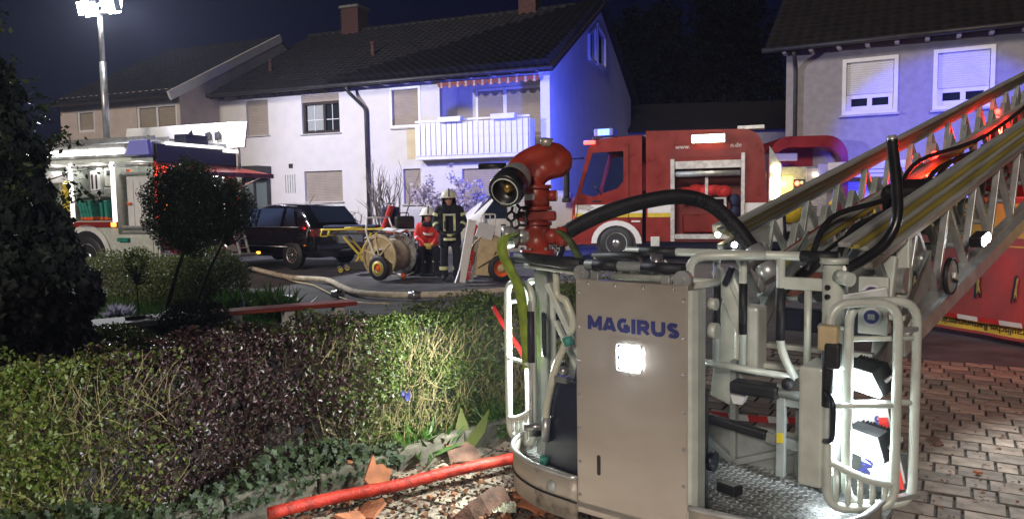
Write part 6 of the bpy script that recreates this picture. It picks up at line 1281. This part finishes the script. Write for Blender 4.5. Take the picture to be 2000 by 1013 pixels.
shard('brightly lit clay tile piece under the basket skirt', gz(1045, 985, .03), .16, .11, (R(12), R(8), R(-30)), 'tile_clay', 5)
0 and shard('narrow clay tile splinter behind the left part of the red hose', gz(640, 945, .05), .22, .08, (R(60), R(10), R(50)), 'tile_old', 6)
shard('small clay tile piece stuck in the hedge foot ivy', gz(672, 912, .1), .09, .08, (R(60), R(10), R(10)), 'tile_clay', 7)
shard('clay tile splinter at the bottom edge below the hose', gz(700, 1008, .02), .2, .1, (R(10), R(15), R(70)), 'tile_clay', 8)
shard('small orange tile shard on the pavers by the basket', gz(1015, 965, .02), .1, .06, (R(5), R(5), R(80)), 'tile_clay', 9)
shard('black tile piece on the pavers at right', gz(1828, 862, .02), .08, .07, (R(40), R(5), R(30)), 'tile_old', 10)
shard('orange tile chip on the pavers at right edge', gz(1910, 923, .01), .04, .03, (R(5), R(5), R(20)), 'tile_clay', 11)
db = MB(); r_ = random.Random(9)
for k in range(200):
    px, py = r_.uniform(620, 1200), r_.uniform(880, 1040); p = gz(px, py, .008)
    if (p-K0).dot(HN) > -.03: continue
    s = r_.choice((.008, .012, .018, .03)); db.box(p, (s*r_.uniform(.7, 1.8), s, s*.5), (r_.uniform(-.4, .4), r_.uniform(-.4, .4), r_.uniform(0, 3)), taper=.7)
tag(db.build('tile_debris', 'tile_clay_mix', None, fix=False), 'small clay tile chips strewn over the pavers in front of the hedge', 'debris', kind='stuff')
ec = MB()
for k in range(2600):
    p = gz(r_.uniform(560, 1250), r_.gauss(950, 50), .004)
    if (p-K0).dot(HN) > -.01 or p.y < 2: continue
    s = r_.choice((.005, .007, .01, .014)); ec.box(p, (s*r_.uniform(.8, 1.8), s, s*.5), (0, 0, r_.uniform(0, 3)), taper=.6)
tag(ec.build('earth_crumbs', 'soil', None, fix=False), 'dark earth crumbs scattered along the kerb in front of the hedge', 'earth', kind='stuff')
n = 1000; C = []
while len(C) < n:
    p = gz(r_.uniform(560, 1300), r_.uniform(860, 1040), .015)
    if (p-K0).dot(HN) < -.02: C.append(tuple(p))
tag(leaves('dry_leaves', 'leaf_brown', None, C, [(0, 0, 1)]*n, .027, aspect=.6, jit=.45), 'dry brown leaves scattered on the foreground pavers', 'leaves', kind='stuff')
n = 160; C = [tuple(gz(r_.uniform(1790, 2000), r_.uniform(700, 1010), .006)) for k in range(n)]
tag(leaves('leaf_litter', 'leaf_brown', None, C, [(0, 0, 1)]*n, .022, aspect=.6, jit=.25), 'tiny dark leaf litter on the pavers at right', 'leaves', kind='stuff')
bt = thing('crumpled_film', 'crumpled clear plastic film beside the basket corner', 'plastic film', gz(985, 1000, .0)); n = 12; v = [(.12*(i/n-.5), .1*(j/n-.5), .03*random.random()+.012) for j in range(n+1) for i in range(n+1)]; MB().add(v, [(j*(n+1)+i, j*(n+1)+i+1, (j+1)*(n+1)+i+1, (j+1)*(n+1)+i) for j in range(n) for i in range(n)]).build('film', 'clear_hose', bt)
bf = thing('blue_flower', 'small blue flower in the green hedge', 'flower', hp(1.0, .02, .42)); leaves('petals', 'blue_print', bf, NR.normal(0, .012, (8, 3)), [(.6, -.7, .2)]*8, .03, aspect=.9, jit=.3, kind=None)

# ------------------------------------------------------------------ thin added haze imitating the lens glow of the lamps
hz = MB().bb((-81, -31, -1.1), (81, 111, 17)).build('glow_haze', None); hm = bpy.data.materials.new('glow_air'); hm.use_nodes = True; hn = hm.node_tree.nodes; hn.remove(hn['Principled BSDF'])
vp = hn.new('ShaderNodeVolumePrincipled'); vp.inputs['Color'].default_value = (.68, .74, 1, 1); vp.inputs['Density'].default_value = .0008; vp.inputs['Anisotropy'].default_value = .5
hm.node_tree.links.new(vp.outputs[0], hn['Material Output'].inputs['Volume']); hz.data.materials.append(hm); hz['kind'] = 'stuff'
# things whose parts were laid out in world coordinates get their empty at their base
for o in list(S.objects):
    if o.type == 'EMPTY' and o.parent is None and o.children and o.location.length < 1e-6 and 'category' in o:
        P = [c.matrix_basis @ v.co for c in o.children if c.type == 'MESH' for v in c.data.vertices]
        if not P: continue
        lo = [min(p[i] for p in P) for i in range(3)]; hi = [max(p[i] for p in P) for i in range(3)]; b = Vector(((lo[0]+hi[0])/2, (lo[1]+hi[1])/2, lo[2])); o.location = b
        for c in o.children:
            c.location = c.location-b
